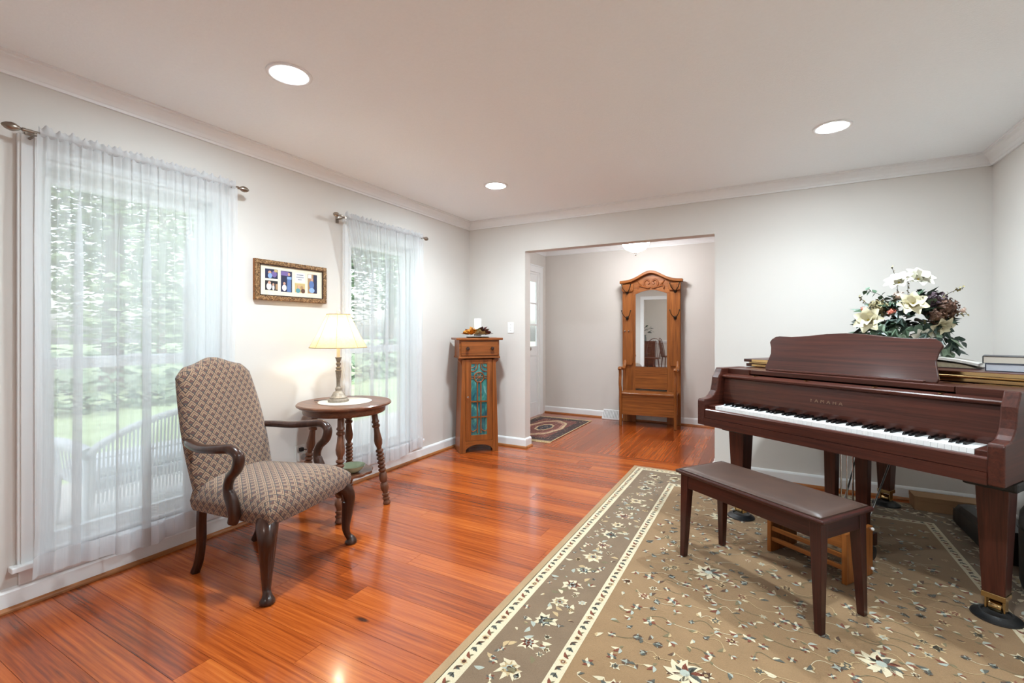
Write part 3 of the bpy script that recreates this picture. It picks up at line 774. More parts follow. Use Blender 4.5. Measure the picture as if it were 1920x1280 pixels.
# door: frame, fretwork and panes
dx, z0, z1 = .1345, .122, .935
SW = .053
door = MB().box(-dx, -dx + SW, -.004, .014, z0, z1).box(dx - SW, dx, -.004, .014, z0, z1).box(-dx + SW, dx - SW, -.004, .014, z1 - .045, z1).box(-dx + SW, dx - SW, -.004, .014, z0, z0 + .055).build('door', OK, cb, bevel=.002)
gx, g0, g1 = dx - SW, z0 + .055, z1 - .045
fr = MB()
cz = g1 - .135
fr.tube([(.05 * math.cos(2 * PI * i / 24), -.001, cz + .05 * math.sin(2 * PI * i / 24)) for i in range(25)], .006, 6)
for k in range(8): fr.tube([(0, 0, cz), (.05 * math.cos(k * PI / 4), 0, cz + .05 * math.sin(k * PI / 4))], .0035, 6)
for s in (-1, 1):
    fr.box(s * .018 - .005, s * .018 + .005, -.006, .008, g0 + .02, cz - .045)
    fr.tube(catmull([(s * .018, 0, g0 + .10), (s * .022, 0, g0 + .06), (s * .06, 0, g0 + .035), (s * gx, 0, g0 + .05)], 4), .005, 6)
    fr.tube(catmull([(s * .016, 0, g1), (s * .02, 0, g1 - .045), (s * .05, 0, g1 - .075), (s * gx, 0, g1 - .075)], 4), .005, 6)
    fr.tube(catmull([(s * .034, 0, g1), (s * .045, 0, g1 - .03), (s * gx, 0, g1 - .04)], 4), .004, 6)
    fr.tube([(s * .05, 0, cz + .010), (s * gx, 0, cz + .010)], .0045, 6).tube([(s * .05, 0, cz - .012), (s * gx, 0, cz - .012)], .0045, 6)
for z in (g0 + .18, g0 + .335): fr.box(-gx, gx, -.006, .008, z - .006, z + .006)
fr.build('fretwork', OK, door)
AG = art_glass()
zs = [g0, g0 + .18, g0 + .335, cz - .05, g1]
for a, b_ in zip(zs[:-1], zs[1:]):
    for xa, xb in ((-gx, -.018), (-.018, .018), (.018, gx)): MB().box(xa, xb, .004, .007, a, b_).build('pane', AG, door)
MB().lathe([(.006, 0), (.006, .012), (.011, .018), (.011, .026), (.002, .029)], 12, mat=Matrix.Translation((-dx + .014, -.004, .56)) @ Matrix.Rotation(R(90), 4, 'X')).build('knob', STEEL, door, True)
# candle and leaf ring on the cabinet
t = thing('pillar_candle', 'white pillar candle on top of the corner cabinet', 'candle', (-2.60, 4.02, 1.15))
MB().lathe([(.037, .016), (.038, .02), (.038, .19), (.035, .196), (.027, .188), (.0005, .184)], 28).build('wax', plain('white_wax', lin(244, 242, 238), .5), t, True)
MB().tube([(0, 0, .184), (.002, 0, .193)], .0012, 6).build('wick', BLACK, t)
lw = thing('autumn_leaf_ring', 'ring of orange and burgundy autumn leaves around the candle', 'decoration', (-2.60, 4.02, 1.15))
MB().lathe([(.05, 0), (.115, 0), (.118, .006), (.112, .010), (.05, .010)], 28).build('tray', IRON, lw, True)
def leaf_mesh(name, L, Wd, mat_, lobes=0, curl=.25):
    n = 9; mm = MB(); vs = []; fs = []
    for i in range(n):
        t_ = i / (n - 1)
        w_ = Wd * math.sin(PI * min(1, t_ ** .8)) * (1 + (.35 * math.cos(lobes * PI * t_) if lobes else 0))
        zc = -curl * L * t_ * t_
        vs += [(t_ * L, -w_, zc + .25 * w_), (t_ * L, 0, zc), (t_ * L, w_, zc + .25 * w_)]
    for i in range(n - 1): fs += [(3 * i, 3 * i + 1, 3 * i + 4, 3 * i + 3), (3 * i + 1, 3 * i + 2, 3 * i + 5, 3 * i + 4)]
    mm.add(vs, fs)
    return mm.mesh(name, mat_, True, recalc=False)
AUT = [plain('leaf_orange', lin(206, 138, 44), .6, var=.2), plain('leaf_burgundy', lin(84, 30, 30), .6, var=.2), plain('leaf_olive', lin(128, 116, 70), .6, var=.2), plain('leaf_straw', lin(190, 172, 126), .6, var=.2)]
AL = [leaf_mesh('autumn_leaf', .075, .022, a_, 6) for a_ in AUT]
for k in range(46):
    a = 2 * PI * k / 46 + rng.uniform(-.1, .1)
    ax = a - R(40)
    warm = math.cos(a - R(215)) > .1
    me = AL[0] if warm and rng.random() < .7 else AL[rng.choice((1, 1, 2, 3))]
    r_ = rng.uniform(.045, .085)
    inst('leaf', me, lw, (r_ * math.cos(a), r_ * math.sin(a), .026 + rng.random() * .035), (rng.uniform(-.6, .6), -rng.uniform(.25, 1.1), a), (1, 1, 1))
rose = MB()
for k in range(14):
    a = k * 2.4; q = k / 14
    rose.add([(0, 0, 0), (.03 * q + .012, -.014, .02), (.036 * q + .014, 0, .034 - .018 * q), (.03 * q + .012, .014, .02)], [(0, 1, 2, 3)], 0, Matrix.Rotation(a, 4, 'Z'))
for (px, py, mm_) in ((-.075, -.05, AUT[0]), (-.02, -.085, AUT[0]), (.07, -.05, AUT[3]), (.09, .0, AUT[1])):
    inst('blossom', rose.mesh('blossom', mm_, True, recalc=False), lw, (px, py, .03), (.3, .2, px * 20), (1.9, 1.9, 1.9))

# ------------------------------------------------------------------ large floral rug
RC = dict(tan=lin(138, 109, 77), edge=lin(160, 132, 98), cream=lin(200, 186, 156), brown=lin(118, 97, 76), rust=lin(116, 62, 44), slate=lin(80, 80, 72), ice=lin(160, 164, 152), olive=lin(112, 102, 74), umber=lin(86, 62, 46), sand=lin(182, 156, 116))
RM = {k: pile('rug_' + k, v) for k, v in RC.items()}
RK = ['cream', 'rust', 'slate', 'ice', 'olive', 'umber', 'sand']
RX, RY = (-1.035, 1.29), (.45, 4.19)
rug = thing('area_rug', 'large tan floral rug with cream striped brown border under the piano', 'rug', (0, 0, 0))
def frame_flat(x0, x1, y0, y1, w, z):
    mm = MB()
    vs = [(x0, y0, z), (x1, y0, z), (x1, y1, z), (x0, y1, z), (x0 + w, y0 + w, z), (x1 - w, y0 + w, z), (x1 - w, y1 - w, z), (x0 + w, y1 - w, z)]
    return mm.add(vs, [(0, 1, 5, 4), (1, 2, 6, 5), (2, 3, 7, 6), (3, 0, 4, 7)])
MB().box(RX[0], RX[1], RY[0], RY[1], .0004, .0100).build('field', RM['tan'], rug, bevel=.003)
ins = 0
for nm, w_, m_ in (('edge_band', .036, 'edge'), ('outer_stripe', .062, 'cream'), ('border_band', .262, 'brown'), ('inner_stripe', .052, 'cream')):
    frame_flat(RX[0] + ins + (.003 if ins == 0 else 0), RX[1] - ins - (.003 if ins == 0 else 0), RY[0] + ins + (.003 if ins == 0 else 0), RY[1] - ins - (.003 if ins == 0 else 0), w_, .0106).build(nm, RM[m_], rug, recalc=False)
    ins += w_
rr = random.Random(21)
class Motifs:
    def __init__(s): s.mb = MB(); s.z = .0112
    def poly(s, pts, c):
        s.z += 4e-8
        s.mb.add([(x, y, s.z) for x, y in pts], [tuple(range(len(pts)))], RK.index(c))
    def leaf(s, x, y, a, L, w, c):
        ca, sa = math.cos(a), math.sin(a)
        pts = []
        for t_, q in ((0, 0), (.2, .55), (.45, 1), (.75, .62), (1, 0), (.75, -.5), (.45, -.8), (.2, -.5)):
            u, v = t_ * L, q * w + .12 * L * math.sin(t_ * PI)
            pts.append((x + u * ca - v * sa, y + u * sa + v * ca))
        s.poly(pts, c)
    def leafc(s, x, y, a, L, w, c): s.leaf(x - L / 2 * math.cos(a), y - L / 2 * math.sin(a), a, L, w, c)
    def star(s, x, y, r, n, inner, c, a0=0):
        pts_ = []
        for i in range(2 * n):
            q = (r if i % 2 == 0 else r * inner) * rr.uniform(.72, 1.18); an = a0 + PI * i / n + rr.uniform(-.16, .16)
            pts_.append((x + q * math.cos(an), y + q * math.sin(an)))
        s.poly(pts_, c)
    def dot(s, x, y, r, c): s.poly([(x + r * math.cos(PI * i / 4), y + r * math.sin(PI * i / 4)) for i in range(8)], c)
    def vine(s, p0, p1, c, bow=.03, w=.0016):
        p0 = Vector(p0); p1 = Vector(p1); d_ = p1 - p0
        if d_.length < 1e-4: return
        nrm = Vector((-d_.y, d_.x)).normalized()
        P = [p0 + d_ * (i / 6) + nrm * bow * math.sin(PI * i / 6) for i in range(7)]
        for i in range(6):
            n_ = (P[i + 1] - P[i]).normalized(); n_ = Vector((-n_.y, n_.x)) * w
            s.poly([tuple(P[i] - n_), tuple(P[i + 1] - n_), tuple(P[i + 1] + n_), tuple(P[i] + n_)], c)
    def flower(s, x, y, r, rr):
        k = rr.random(); a = rr.uniform(0, 6.28)
        if k < .16:
            s.star(x, y, r, 6, .55, rr.choice(('cream', 'sand')), a); s.star(x, y, r * .72, 6, .6, rr.choice(('rust', 'slate', 'umber', 'ice')), a + .2); s.dot(x, y, r * .25, 'sand')
        elif k < .42:
            for i in range(3): s.leaf(x, y, a + (i - 1) * .75, r * 1.3, r * .3, ('cream', 'rust', 'ice')[i])
            s.leaf(x, y, a + PI, r * .8, r * .25, 'olive')
        elif k < .72:
            s.leaf(x, y, a, r * 1.5, r * .34, rr.choice(('slate', 'umber', 'olive', 'cream'))); s.leaf(x, y, a + .55, r * 1.1, r * .24, rr.choice(('cream', 'sand', 'ice')))
        elif k < .88:
            for i in range(6): s.leaf(x, y, a + i * PI / 3, r * .95, r * .26, ('rust', 'cream', 'slate')[i % 3])
            s.dot(x, y, r * .3, 'ice')
        else:
            s.dot(x, y, r * .6, 'umber'); s.star(x, y, r * .75, 4, .4, 'ice', a); s.leaf(x + r * .3, y, a, r, r * .3, 'slate')
mo = Motifs()
fx0, fx1, fy0, fy1 = RX[0] + ins + .02, RX[1] - ins - .02, RY[0] + ins + .02, RY[1] - ins - .02
pts = []
gy = fy0 + .04; row = 0
while gy < fy1 - .02:
    gx_ = fx0 + .04 + (.052 if row % 2 else 0)
    while gx_ < fx1 - .02:
        pts.append((gx_ + rr.uniform(-.026, .026), gy + rr.uniform(-.026, .026))); gx_ += .078
    gy += .060; row += 1
for i, (px, py) in enumerate(pts):
    if i and rr.random() < .55 and (Vector(pts[i]) - Vector(pts[i - 1])).length < .16: mo.vine(pts[i - 1], pts[i], rr.choice(('sand', 'cream', 'olive')), rr.uniform(-.04, .04), .0013)
for px, py in pts: mo.flower(px, py, rr.uniform(.016, .032), rr)
for cx_, cy_ in [(-.25 + .62 * i, .95 + .78 * j + .39 * (i % 2)) for i in range(3) for j in range(4)]:      # larger rosettes
    if fx0 + .1 < cx_ < fx1 - .1 and cy_ < fy1 - .1:
        for i in range(8): mo.leaf(cx_, cy_, i * PI / 4, .075, .019, 'cream'); mo.leaf(cx_ + .012, cy_, i * PI / 4 + .3, .055, .012, ('rust', 'slate')[i % 2])
        mo.dot(cx_, cy_, .018, 'ice')
mo.mb.build('field_flowers', [RM[k] for k in RK], rug, recalc=False)['kind'] = 'stuff'
bo = Motifs()
def along(x0, x1, y0, y1, off, step, fn):
    a0, a1, b0, b1 = x0 + off, x1 - off, y0 + off, y1 - off
    k = 0; y_ = b0
    while y_ < b1:
        fn(a0, y_, PI / 2, k); fn(a1, y_, PI / 2, k + 1); y_ += step; k += 1
    x_ = a0 + step
    while x_ < a1 - step / 2:
        fn(x_, b0, 0, k); fn(x_, b1, 0, k + 1); x_ += step; k += 1
def big(x, y, a, k):
    r_ = .056 if k % 2 else .044
    bo.star(x, y, r_, 8, .62, 'cream', a); bo.star(x, y, r_ * .74, 8, .55, ('rust', 'slate', 'sand')[k % 3], a + .2); bo.star(x, y, r_ * .45, 6, .5, 'ice', a); bo.dot(x, y, r_ * .18, 'rust')
    for i in range(5): bo.leaf(x + rr.uniform(-.085, .085), y + rr.uniform(-.085, .085), rr.uniform(0, 6.3), .042, .011, ('cream', 'olive', 'sand', 'ice')[(k + i) % 4])
def small(x, y, a, k):
    w_ = rr.choice((-1, 1)) * rr.uniform(.045, .10)
    x += rr.uniform(-.02, .02) + (w_ if a else 0); y += (0 if a else w_)
    bo.flower(x, y, rr.uniform(.014, .024), rr)
def stripe_m(x, y, a, k):
    q = k % 4
    if q == 0: bo.star(x, y, .017, 6, .7, 'sand', 0); bo.dot(x, y, .009, 'rust'); bo.dot(x, y, .005, 'cream')
    elif q == 1: bo.leafc(x, y, a + .7, .042, .008, 'rust'); bo.leafc(x + .008 * math.sin(a), y + .008 * math.cos(a), a - .5, .022, .005, 'olive')
    elif q == 2:
        for j in (-.7, 0, .7): bo.leafc(x + .01 * math.sin(j) * math.sin(a), y + .01 * math.sin(j) * math.cos(a), a + j, .026, .006, 'slate')
    else: bo.leafc(x, y, a - .6, .040, .008, 'umber'); bo.leafc(x, y, a + 1.2, .022, .006, 'slate')
along(RX[0], RX[1], RY[0], RY[1], .229, .155, big)
along(RX[0], RX[1], RY[0], RY[1], .229, .047, small)
along(RX[0], RX[1], RY[0], RY[1], .229, .071, small)
along(RX[0], RX[1], RY[0], RY[1], .067, .037, stripe_m)
along(RX[0], RX[1], RY[0], RY[1], .386, .037, stripe_m)
bo.mb.build('border_flowers', [RM[k] for k in RK], rug, recalc=False)['kind'] = 'stuff'
RUGZ = .0125

# ------------------------------------------------------------------ grand piano
MA, MAX_, MAZ = wood('mahogany', 'Y'), wood('mahogany', 'X'), wood('mahogany', 'Z')
pn = thing('grand_piano', 'dark mahogany grand piano with open keyboard and carved music desk', 'piano', (-.39, 3.24, RUGZ), R(-32.8))
PW = 1.425
out = catmull([(0, .20, 0), (0, .5, 0), (0, .8, 0), (0, 1.06, 0), (.05, 1.2, 0), (.17, 1.33, 0), (.34, 1.40, 0), (.54, 1.42, 0), (.72, 1.34, 0), (.86, 1.18, 0), (1.0, 1.0, 0), (1.17, .86, 0), (1.34, .76, 0), (1.41, .64, 0), (PW, .5, 0), (PW, .20, 0)], 4)
out = [(p_.x, p_.y) for p_ in out]
cxm, cym = .7, .65
inner = [(x + (.03 if x < .3 else -.03) * (1 if abs(x - cxm) > .2 else 0), y_ - (.03 if y_ > .9 else 0)) for x, y_ in out]
rim = MB(); n_ = len(out)
vs = [(x, y_, z) for z in (.60, .955) for x, y_ in out] + [(x, y_, z) for z in (.60, .955) for x, y_ in inner]
fs = []
for i in range(n_ - 1):
    fs += [(i, i + 1, n_ + i + 1, n_ + i), (2 * n_ + i, 3 * n_ + i, 3 * n_ + i + 1, 2 * n_ + i + 1), (n_ + i, n_ + i + 1, 3 * n_ + i + 1, 3 * n_ + i), (i, 2 * n_ + i, 2 * n_ + i + 1, i + 1)]
fs += [(0, n_, 3 * n_, 2 * n_), (n_ - 1, 3 * n_ - 1, 4 * n_ - 1, 2 * n_ - 1)]
rim.add(vs, fs); rim.build('rim', MA, pn, True)
MB().prism(inner, 'z', .61, .70).build('soundboard', BLACK, pn)
# cheeks with scrolled arms
ap = [(.001, .60), (.001, .752), (.004, .762), (.012, .767), (.055, .770), (.075, .775), (.10, .79), (.122, .815), (.132, .85), (.14, .90), (.165, .935), (.178, .962), (.42, .962), (.42, .60)]
for x0 in (0, PW - .052): MB().prism(ap, 'x', x0, x0 + .052).build('arm', MA, pn, bevel=.006)
MB().box(.052, PW - .052, .0, .40, .60, .648).build('key_bed', MAX_, pn)
MB().prism([(.006, .648), (.006, .700), (.012, .708), (.034, .708), (.040, .700), (.040, .648)], 'x', .052, PW - .052).build('key_slip', MAX_, pn, bevel=.003)
for x0 in (.052, PW - .052 - .048): MB().box(x0, x0 + .048, .041, .20, .648, .727).build('key_block', MA, pn, bevel=.004)
kx0, kx1 = .101, PW - .101
WK = plain('ivory_key', lin(244, 245, 244), .25, var=.01); BK = plain('ebony_key', lin(14, 13, 14), .25, var=.1)
kw = (kx1 - kx0) / 52
wkm = MB().box(.0006, kw - .0006, .045, .195, .70, .727).mesh('white_key', WK)
bkm = MB().hexa([(0, .098, .727), (.0115, .098, .727), (.0115, .195, .727), (0, .195, .727)], [(.0015, .108, .7395), (.010, .108, .7395), (.010, .195, .7395), (.0015, .195, .7395)]).mesh('black_key', BK)
for k in range(52):
    inst('white_key', wkm, pn, (kx0 + k * kw, 0, 0))
    if k < 51 and (k % 7) in (0, 2, 3, 5, 6): inst('black_key', bkm, pn, (kx0 + (k + 1) * kw - .0058, 0, 0))
# fallboard, its rolled rail and the brand lettering
MB().prism([(.196, .722), (.186, .745), (.184, .76), (.20, .895), (.222, .895), (.222, .722)], 'x', .052, PW - .052).build('fallboard', MAX_, pn, bevel=.003)
MB().prism([(.180, .898), (.172, .904), (.171, .912), (.178, .918), (.232, .924), (.232, .895), (.2, .895)], 'x', .054, PW - .054).build('fallboard_rail', MAX_, pn, bevel=.002)
for x in (.26, .57, .90, 1.16): MB().box(x, x + .010, .190, .236, .9225, .9265).build('hinge', BRASS, pn)
fc = bpy.data.curves.new('brand_text', 'FONT'); fc.body = 'YAMAHA'; fc.size = .028; fc.extrude = .0004; fc.align_x = 'CENTER'; fc.space_character = 1.75
to = bpy.data.objects.new('tmp', fc); col.objects.link(to)
dg = bpy.context.evaluated_depsgraph_get(); tme = bpy.data.meshes.new_from_object(to.evaluated_get(dg))
bpy.data.objects.remove(to)
tme.materials.clear(); tme.materials.append(plain('dull_brass_inlay', lin(128, 104, 84), .45, .4))
inst('brand_lettering', tme, pn, (PW / 2 - .03, .1905, .812), (R(83), 0, 0))
# top blocks, music shelf and desk
MB().box(.052, .20, .24, .46, .918, .958).build('top_block', MAX_, pn, bevel=.003)
MB().box(PW - .052 - .17, PW - .052, .24, .46, .918, .958).build('top_block', MAX_, pn, bevel=.003)
MB().box(.205, PW - .228, .245, .47, .93, .957).build('music_shelf', MAX_, pn, bevel=.003)
MB().box(.205, .30, .40, .425, .957, .9595).box(PW - .32, PW - .24, .40, .425, .957, .9595).build('slide_rail', BRASS, pn)
half = [(0, 0), (.425, 0), (.432, .02), (.42, .07), (.412, .11), (.418, .15), (.432, .185), (.422, .205), (.398, .222), (.375, .226), (.30, .222), (.20, .230), (.10, .243), (0, .248)]
desk = half[1:] + [(-x, z) for x, z in half[-2:0:-1]]
dpts = [(x, z) for x, z in desk]
tilt = Matrix.Translation((.685, .318, .958)) @ Matrix.Rotation(R(-17), 4, 'X')
MB().prism(dpts, 'y', 0, .016, mat=tilt).build('music_desk', MAX_, pn, bevel=.004)
MB().box(.30, 1.07, .285, .318, .957, .968).build('desk_ledge', MAX_, pn, bevel=.003)
MB().box(.36, 1.01, .40, .43, .957, .97).tube([(.45, .415, .965), (.45, .378, 1.13)], .006, 6).tube([(.92, .415, .965), (.92, .378, 1.13)], .006, 6).build('desk_prop', MAX_, pn)
# closed lid with the front flap folded back on it and the long hinge
lid = [(x, max(y_, .475)) for x, y_ in out if y_ > .45]
lido = MB().prism(lid, 'z', .960, .981).build('lid', MAX_, pn, bevel=.003)
flap = [(0, .475), (PW, .475), (PW, .66), (1.39, .74), (1.30, .80), (0, .80)]
MB().prism(flap, 'z', .992, 1.013).build('lid_flap', MAX_, pn, bevel=.003)
hg = MB().tube([(.045, .474, .9865), (PW - .02, .474, .9865)], .0055, 10).box(.045, PW - .02, .474, .50, .9812, .9830).box(.045, PW - .02, .474, .50, .990, .9918)
hg.box(.06, PW - .02, .4735, .4748, .963, .978).box(.06, PW - .02, .4735, .4748, .994, 1.010)
hg.build('long_hinge', BRASS, pn)
MB().box(PW - .20, PW - .06, .43, .45, .9585, .9605).box(PW - .052, PW, .40, .46, .9625, .9645).build('hinge_plate', BRASS, pn)
# legs with brass casters
Q4 = ((-1, -1), (1, -1), (1, 1), (-1, 1))
def piano_leg(x, y_):
    lo = MB().box(x - .085, x + .085, y_ - .085, y_ + .085, .555, .598).build('leg_plate', BLACK, pn, bevel=.01)
    MB().hexa([(x + a_ * .036, y_ + b_ * .036, .105) for a_, b_ in Q4], [(x + a_ * .052, y_ + b_ * .052, .556) for a_, b_ in Q4]).build('leg', MAZ, pn, bevel=.004)
    cs_ = MB().box(x - .038, x + .038, y_ - .038, y_ + .038, .082, .107).box(x - .032, x - .024, y_ - .02, y_ + .02, .03, .084).box(x + .024, x + .032, y_ - .02, y_ + .02, .03, .084).build('caster', BRASS, pn, bevel=.003)
    MB().lathe([(.022, -.02), (.024, -.016), (.024, .016), (.022, .02)], 18, mat=Matrix.Translation((x, y_, .046)) @ Matrix.Rotation(R(90), 4, 'Y')).build('wheel', BRASS, cs_, True)
    MB().lathe([(.082, 0), (.080, .006), (.066, .012), (.055, .022), (.048, .022), (.044, .016), (.0005, .014)], 32, c=(x, y_, 0)).build('caster_cup', BLACK, cs_, True)
for q in ((.143, .24), (1.340, .222), (.49, 1.325)): piano_leg(*q)
# pedal lyre
for x in (.605, .765): MB().hexa([(x - .026, .385, .10), (x + .026, .385, .10), (x + .026, .425, .10), (x - .026, .425, .10)], [(x - .032, .38, .60), (x + .032, .38, .60), (x + .032, .43, .60), (x - .032, .43, .60)]).build('lyre_post', MAZ, pn, bevel=.003)
MB().box(.56, .81, .37, .46, .035, .105).build('lyre_box', MAZ, pn, bevel=.005)
MB().box(.57, .86, .43, .455, .525, .545).build('lyre_crossbar', BLACK, pn)
for x in (.655, .685, .715): MB().tube([(x, .405, .10), (x, .405, .60)], .004, 8).build('pedal_rod', STEEL, pn)
for x in (.62, .75): MB().tube([(x, .45, .09), (x + (.03 if x > .7 else -.03), .80, .60)], .005, 8).build('lyre_brace', STEEL, pn)
for x in (.635, .685, .735): MB().tube(catmull([(x, .40, .06), (x, .34, .055), (x, .29, .045), (x, .275, .04)], 4), [(.005, .010)] * 9 + [(.006, .016)] * 4, 8).build('pedal', BRASS, pn, True)

# ------------------------------------------------------------------ piano bench
BN, BNZ = wood('bench', 'X'), wood('bench', 'Z')
bn = thing('piano_bench', 'long dark wooden piano bench with brown leather seat', 'bench', (-.0115, 2.54, RUGZ), R(-36.0))
bl, bd = .375, .165
LEA = plain('brown_leather', lin(66, 44, 33), .42, var=.18, vscale=12, bump=.2, bscale=260, coat=.0)
def cush(u, v):
    s, t_ = 2 * u - 1, 2 * v - 1
    e = (max(0, 1 - abs(s) ** 14) ** .5) * (max(0, 1 - abs(t_) ** 8) ** .5)
    return (s * (bl - .004), t_ * (bd - .004), .462 + .014 * e)
MB().grid(cush, 41, 25).build('cushion', LEA, bn, True, recalc=False)
pip = [(-bl + .006, -bd + .006, .464), (bl - .006, -bd + .006, .464), (bl - .006, bd - .006, .464), (-bl + .006, bd - .006, .464), (-bl + .006, -bd + .006, .464)]
MB().tube(pip, .004, 8).build('piping', LEA, bn, True)
MB().box(-bl - .012, bl + .012, -bd - .012, bd + .012, .444, .462).build('seat_board', BN, bn, bevel=.006)
ax_, ay_ = bl - .012, bd - .012
MB().box(-ax_, ax_, -ay_, -ay_ + .02, .372, .444).build('apron', BN, bn, bevel=.002)
MB().box(-ax_, ax_, ay_ - .02, ay_, .372, .444).build('apron', BN, bn, bevel=.002)
for s in (-1, 1): MB().box(s * (ax_ - .01) - .01, s * (ax_ - .01) + .01, -ay_ + .02, ay_ - .02, .372, .444).build('apron', wood('bench', 'Y'), bn, bevel=.002)
for sx in (-1, 1):
    for sy in (-1, 1):
        X, Y = sx * (ax_ + .003), sy * (ay_ + .003)
        tq = [(X, Y, .444), (X - sx * .048, Y, .444), (X - sx * .048, Y - sy * .048, .444), (X, Y - sy * .048, .444)]
        bq = [(X + sx * .004, Y + sy * .004, 0), (X - sx * .024, Y + sy * .004, 0), (X - sx * .024, Y - sy * .024, 0), (X + sx * .004, Y - sy * .024, 0)]
        MB().hexa(bq, tq).build('leg', BNZ, bn, bevel=.002)

# slatted oak foot stool in front of the pedals
fs_ = thing('foot_stool', 'small slatted oak foot stool under the piano behind the bench', 'stool', (.173, 2.80, RUGZ), R(-34.2))
OA = wood('oak', 'Z'); OAX = wood('oak', 'X')
for s in (-1, 1): MB().box(s * .188 - .011, s * .188 + .011, 0, .235, 0, .24).build('side_panel', OA, fs_, bevel=.002)
MB().box(-.177, .177, .002, .018, .165, .238).build('front_board', OAX, fs_, bevel=.002)
for z in (.118, .062): MB().box(-.177, .177, .004, .018, z, z + .022).build('slat', OAX, fs_, bevel=.002)
MB().box(-.177, .177, .018, .232, .18, .20).build('top_board', OAX, fs_, bevel=.002)
for z in (.03, .225): MB().lathe([(.008, 0), (.008, .006), (.004, .01)], 10, mat=Matrix.Translation((.199, .225, z)) @ Matrix.Rotation(R(90), 4, 'Y')).build('bolt', PLASTIC, fs_)
MB().lathe([(.035, -.012), (.037, -.008), (.037, .008), (.035, .012)], 18, mat=Matrix.Translation((.175, .262, .09)) @ Matrix.Rotation(R(90), 4, 'Y')).box(.15, .19, .225, .262, .08, .10).build('roller', BLACK, fs_)

# ------------------------------------------------------------------ under and beside the piano
CASE = plain('black_vinyl', lin(22, 22, 24), .42, var=.2, vscale=40, bump=.12, bscale=300)
gc = thing('instrument_case', 'low long black instrument case along the right wall', 'case', (1.05, 3.35, RUGZ))
gp = [(0, 0), (.0, .13), (.014, .158), (.05, .17), (.20, .17), (.225, .15), (.23, 0)]
sec = []
cm = MB(); L_ = 12
for k in range(L_):
    q = k / (L_ - 1); y_ = -.02 + .63 * q
    sh_ = 1 - .28 * q; rn = 1 - .35 * max(0, (q - .9) / .1) ** 2
    sec.append([(.012 * (1 - rn) + u * (.85 + .15 * rn), y_, w_ * sh_ * (rn if w_ > .1 else 1)) for u, w_ in gp])
nv = len(gp)
cm.add([p_ for s_ in sec for p_ in s_], [(k * nv + i, k * nv + (i + 1) % nv, (k + 1) * nv + (i + 1) % nv, (k + 1) * nv + i) for k in range(L_ - 1) for i in range(nv)] + [tuple(range(nv)), tuple((L_ - 1) * nv + i for i in range(nv))])
cm.build('shell', CASE, gc, True)
MB().tube([(-.0015, .0, .112), (-.0015, .58, .083)], .003, 6).build('seam', BLACK, gc)
MB().tube(catmull([(.10, .18, .148), (.10, .19, .172), (.10, .26, .180), (.10, .33, .166), (.10, .34, .138)], 4), .008, 8).build('handle', BLACK, gc, True)
for y_ in (.10, .42): MB().box(.06, .085, y_, y_ + .03, .12 + (.03 if y_ < .2 else .005), .16 if y_ < .2 else .142).build('latch', STEEL, gc, bevel=.003)
gb = thing('drum_bag', 'bulky rounded black padded bag behind the near piano leg', 'bag', (1.19, 3.02, RUGZ))
MB().lathe([(.12, 0), (.14, .012), (.148, .05), (.150, .30), (.146, .36), (.125, .40), (.06, .415), (.0005, .417)], 32).build('body', CASE, gb, True)
MB().tube([(.151 * math.cos(2 * PI * i / 32), .151 * math.sin(2 * PI * i / 32), .29) for i in range(33)], .005, 6).build('zipper', BLACK, gb)
MB().tube(catmull([(-.06, 0, .41), (-.05, 0, .45), (0, 0, .465), (.05, 0, .45), (.06, 0, .41)], 4), .008, 8).build('handle', BLACK, gb, True)
bx = thing('cardboard_box', 'flat brown cardboard box against the wall under the piano', 'box', (.885, 4.055, RUGZ))
CARD = plain('cardboard', lin(158, 122, 88), .8, var=.06, vscale=14)
MB().box(0, .36, 0, .135, 0, .085).build('body', CARD, bx)
MB().box(-.002, .362, -.002, .137, .060, .092).build('lid', CARD, bx, bevel=.002)

# ------------------------------------------------------------------ things lying on the piano lid
def on_piano(x, y_, z):
    a = R(-32.8); c_, s_ = math.cos(a), math.sin(a)
    return (-.39 + x * c_ - y_ * s_, 3.24 + x * s_ + y_ * c_, RUGZ + z)
PAGE = plain('book_pages', lin(226, 218, 204), .8, var=.06, vscale=4)
PAGEB = plain('book_pages_bluish', lin(206, 212, 222), .8, var=.05, vscale=4)
COV = plain('dark_cover', lin(38, 38, 44), .4, var=.1); COVN = plain('navy_cover', lin(34, 44, 66), .4, var=.1)
def hardback(label, loc, rz, w_, d_, h_, pg, cv):
    t_ = thing('hardcover_book', label, 'book', loc, rz, 'hardcover books on the piano')
    MB().box(.004, w_ - .004, .004, d_ - .006, .003, h_ - .003).build('page_block', pg, t_)
    cvm = MB().box(0, w_, 0, d_, 0, .003).box(0, w_, 0, d_, h_ - .003, h_)
    cvm.box(0, .003, 0, d_, .003, h_ - .003)
    cvm.build('cover', cv, t_, bevel=.001)
FL = 1.0135
b0 = on_piano(1.205, .575, FL)
hardback('thick navy hardcover book lying on the piano, lower of two', b0, R(-20), .26, .19, .036, PAGEB, COVN)
hardback('thick dark hardcover book stacked on the navy one', (b0[0] - .006, b0[1] + .012, b0[2] + .036), R(-19), .26, .185, .036, PAGE, COV)
t = thing('sheet_music_stack', 'stack of tan sheet music in a dark folder on the piano', 'sheet music', on_piano(.93, .62, FL), R(-24))
MB().box(0, .235, 0, .17, 0, .004).build('folder', plain('maroon_folder', lin(62, 30, 34), .5), t)
MB().hexa([(.004, .004, .004), (.225, .004, .004), (.225, .166, .004), (.004, .166, .004)], [(.004, .004, .040), (.17, .004, .022), (.17, .166, .022), (.004, .166, .040)]).build('pages', plain('tan_pages', lin(170, 158, 132), .85, var=.12, vscale=90), t)
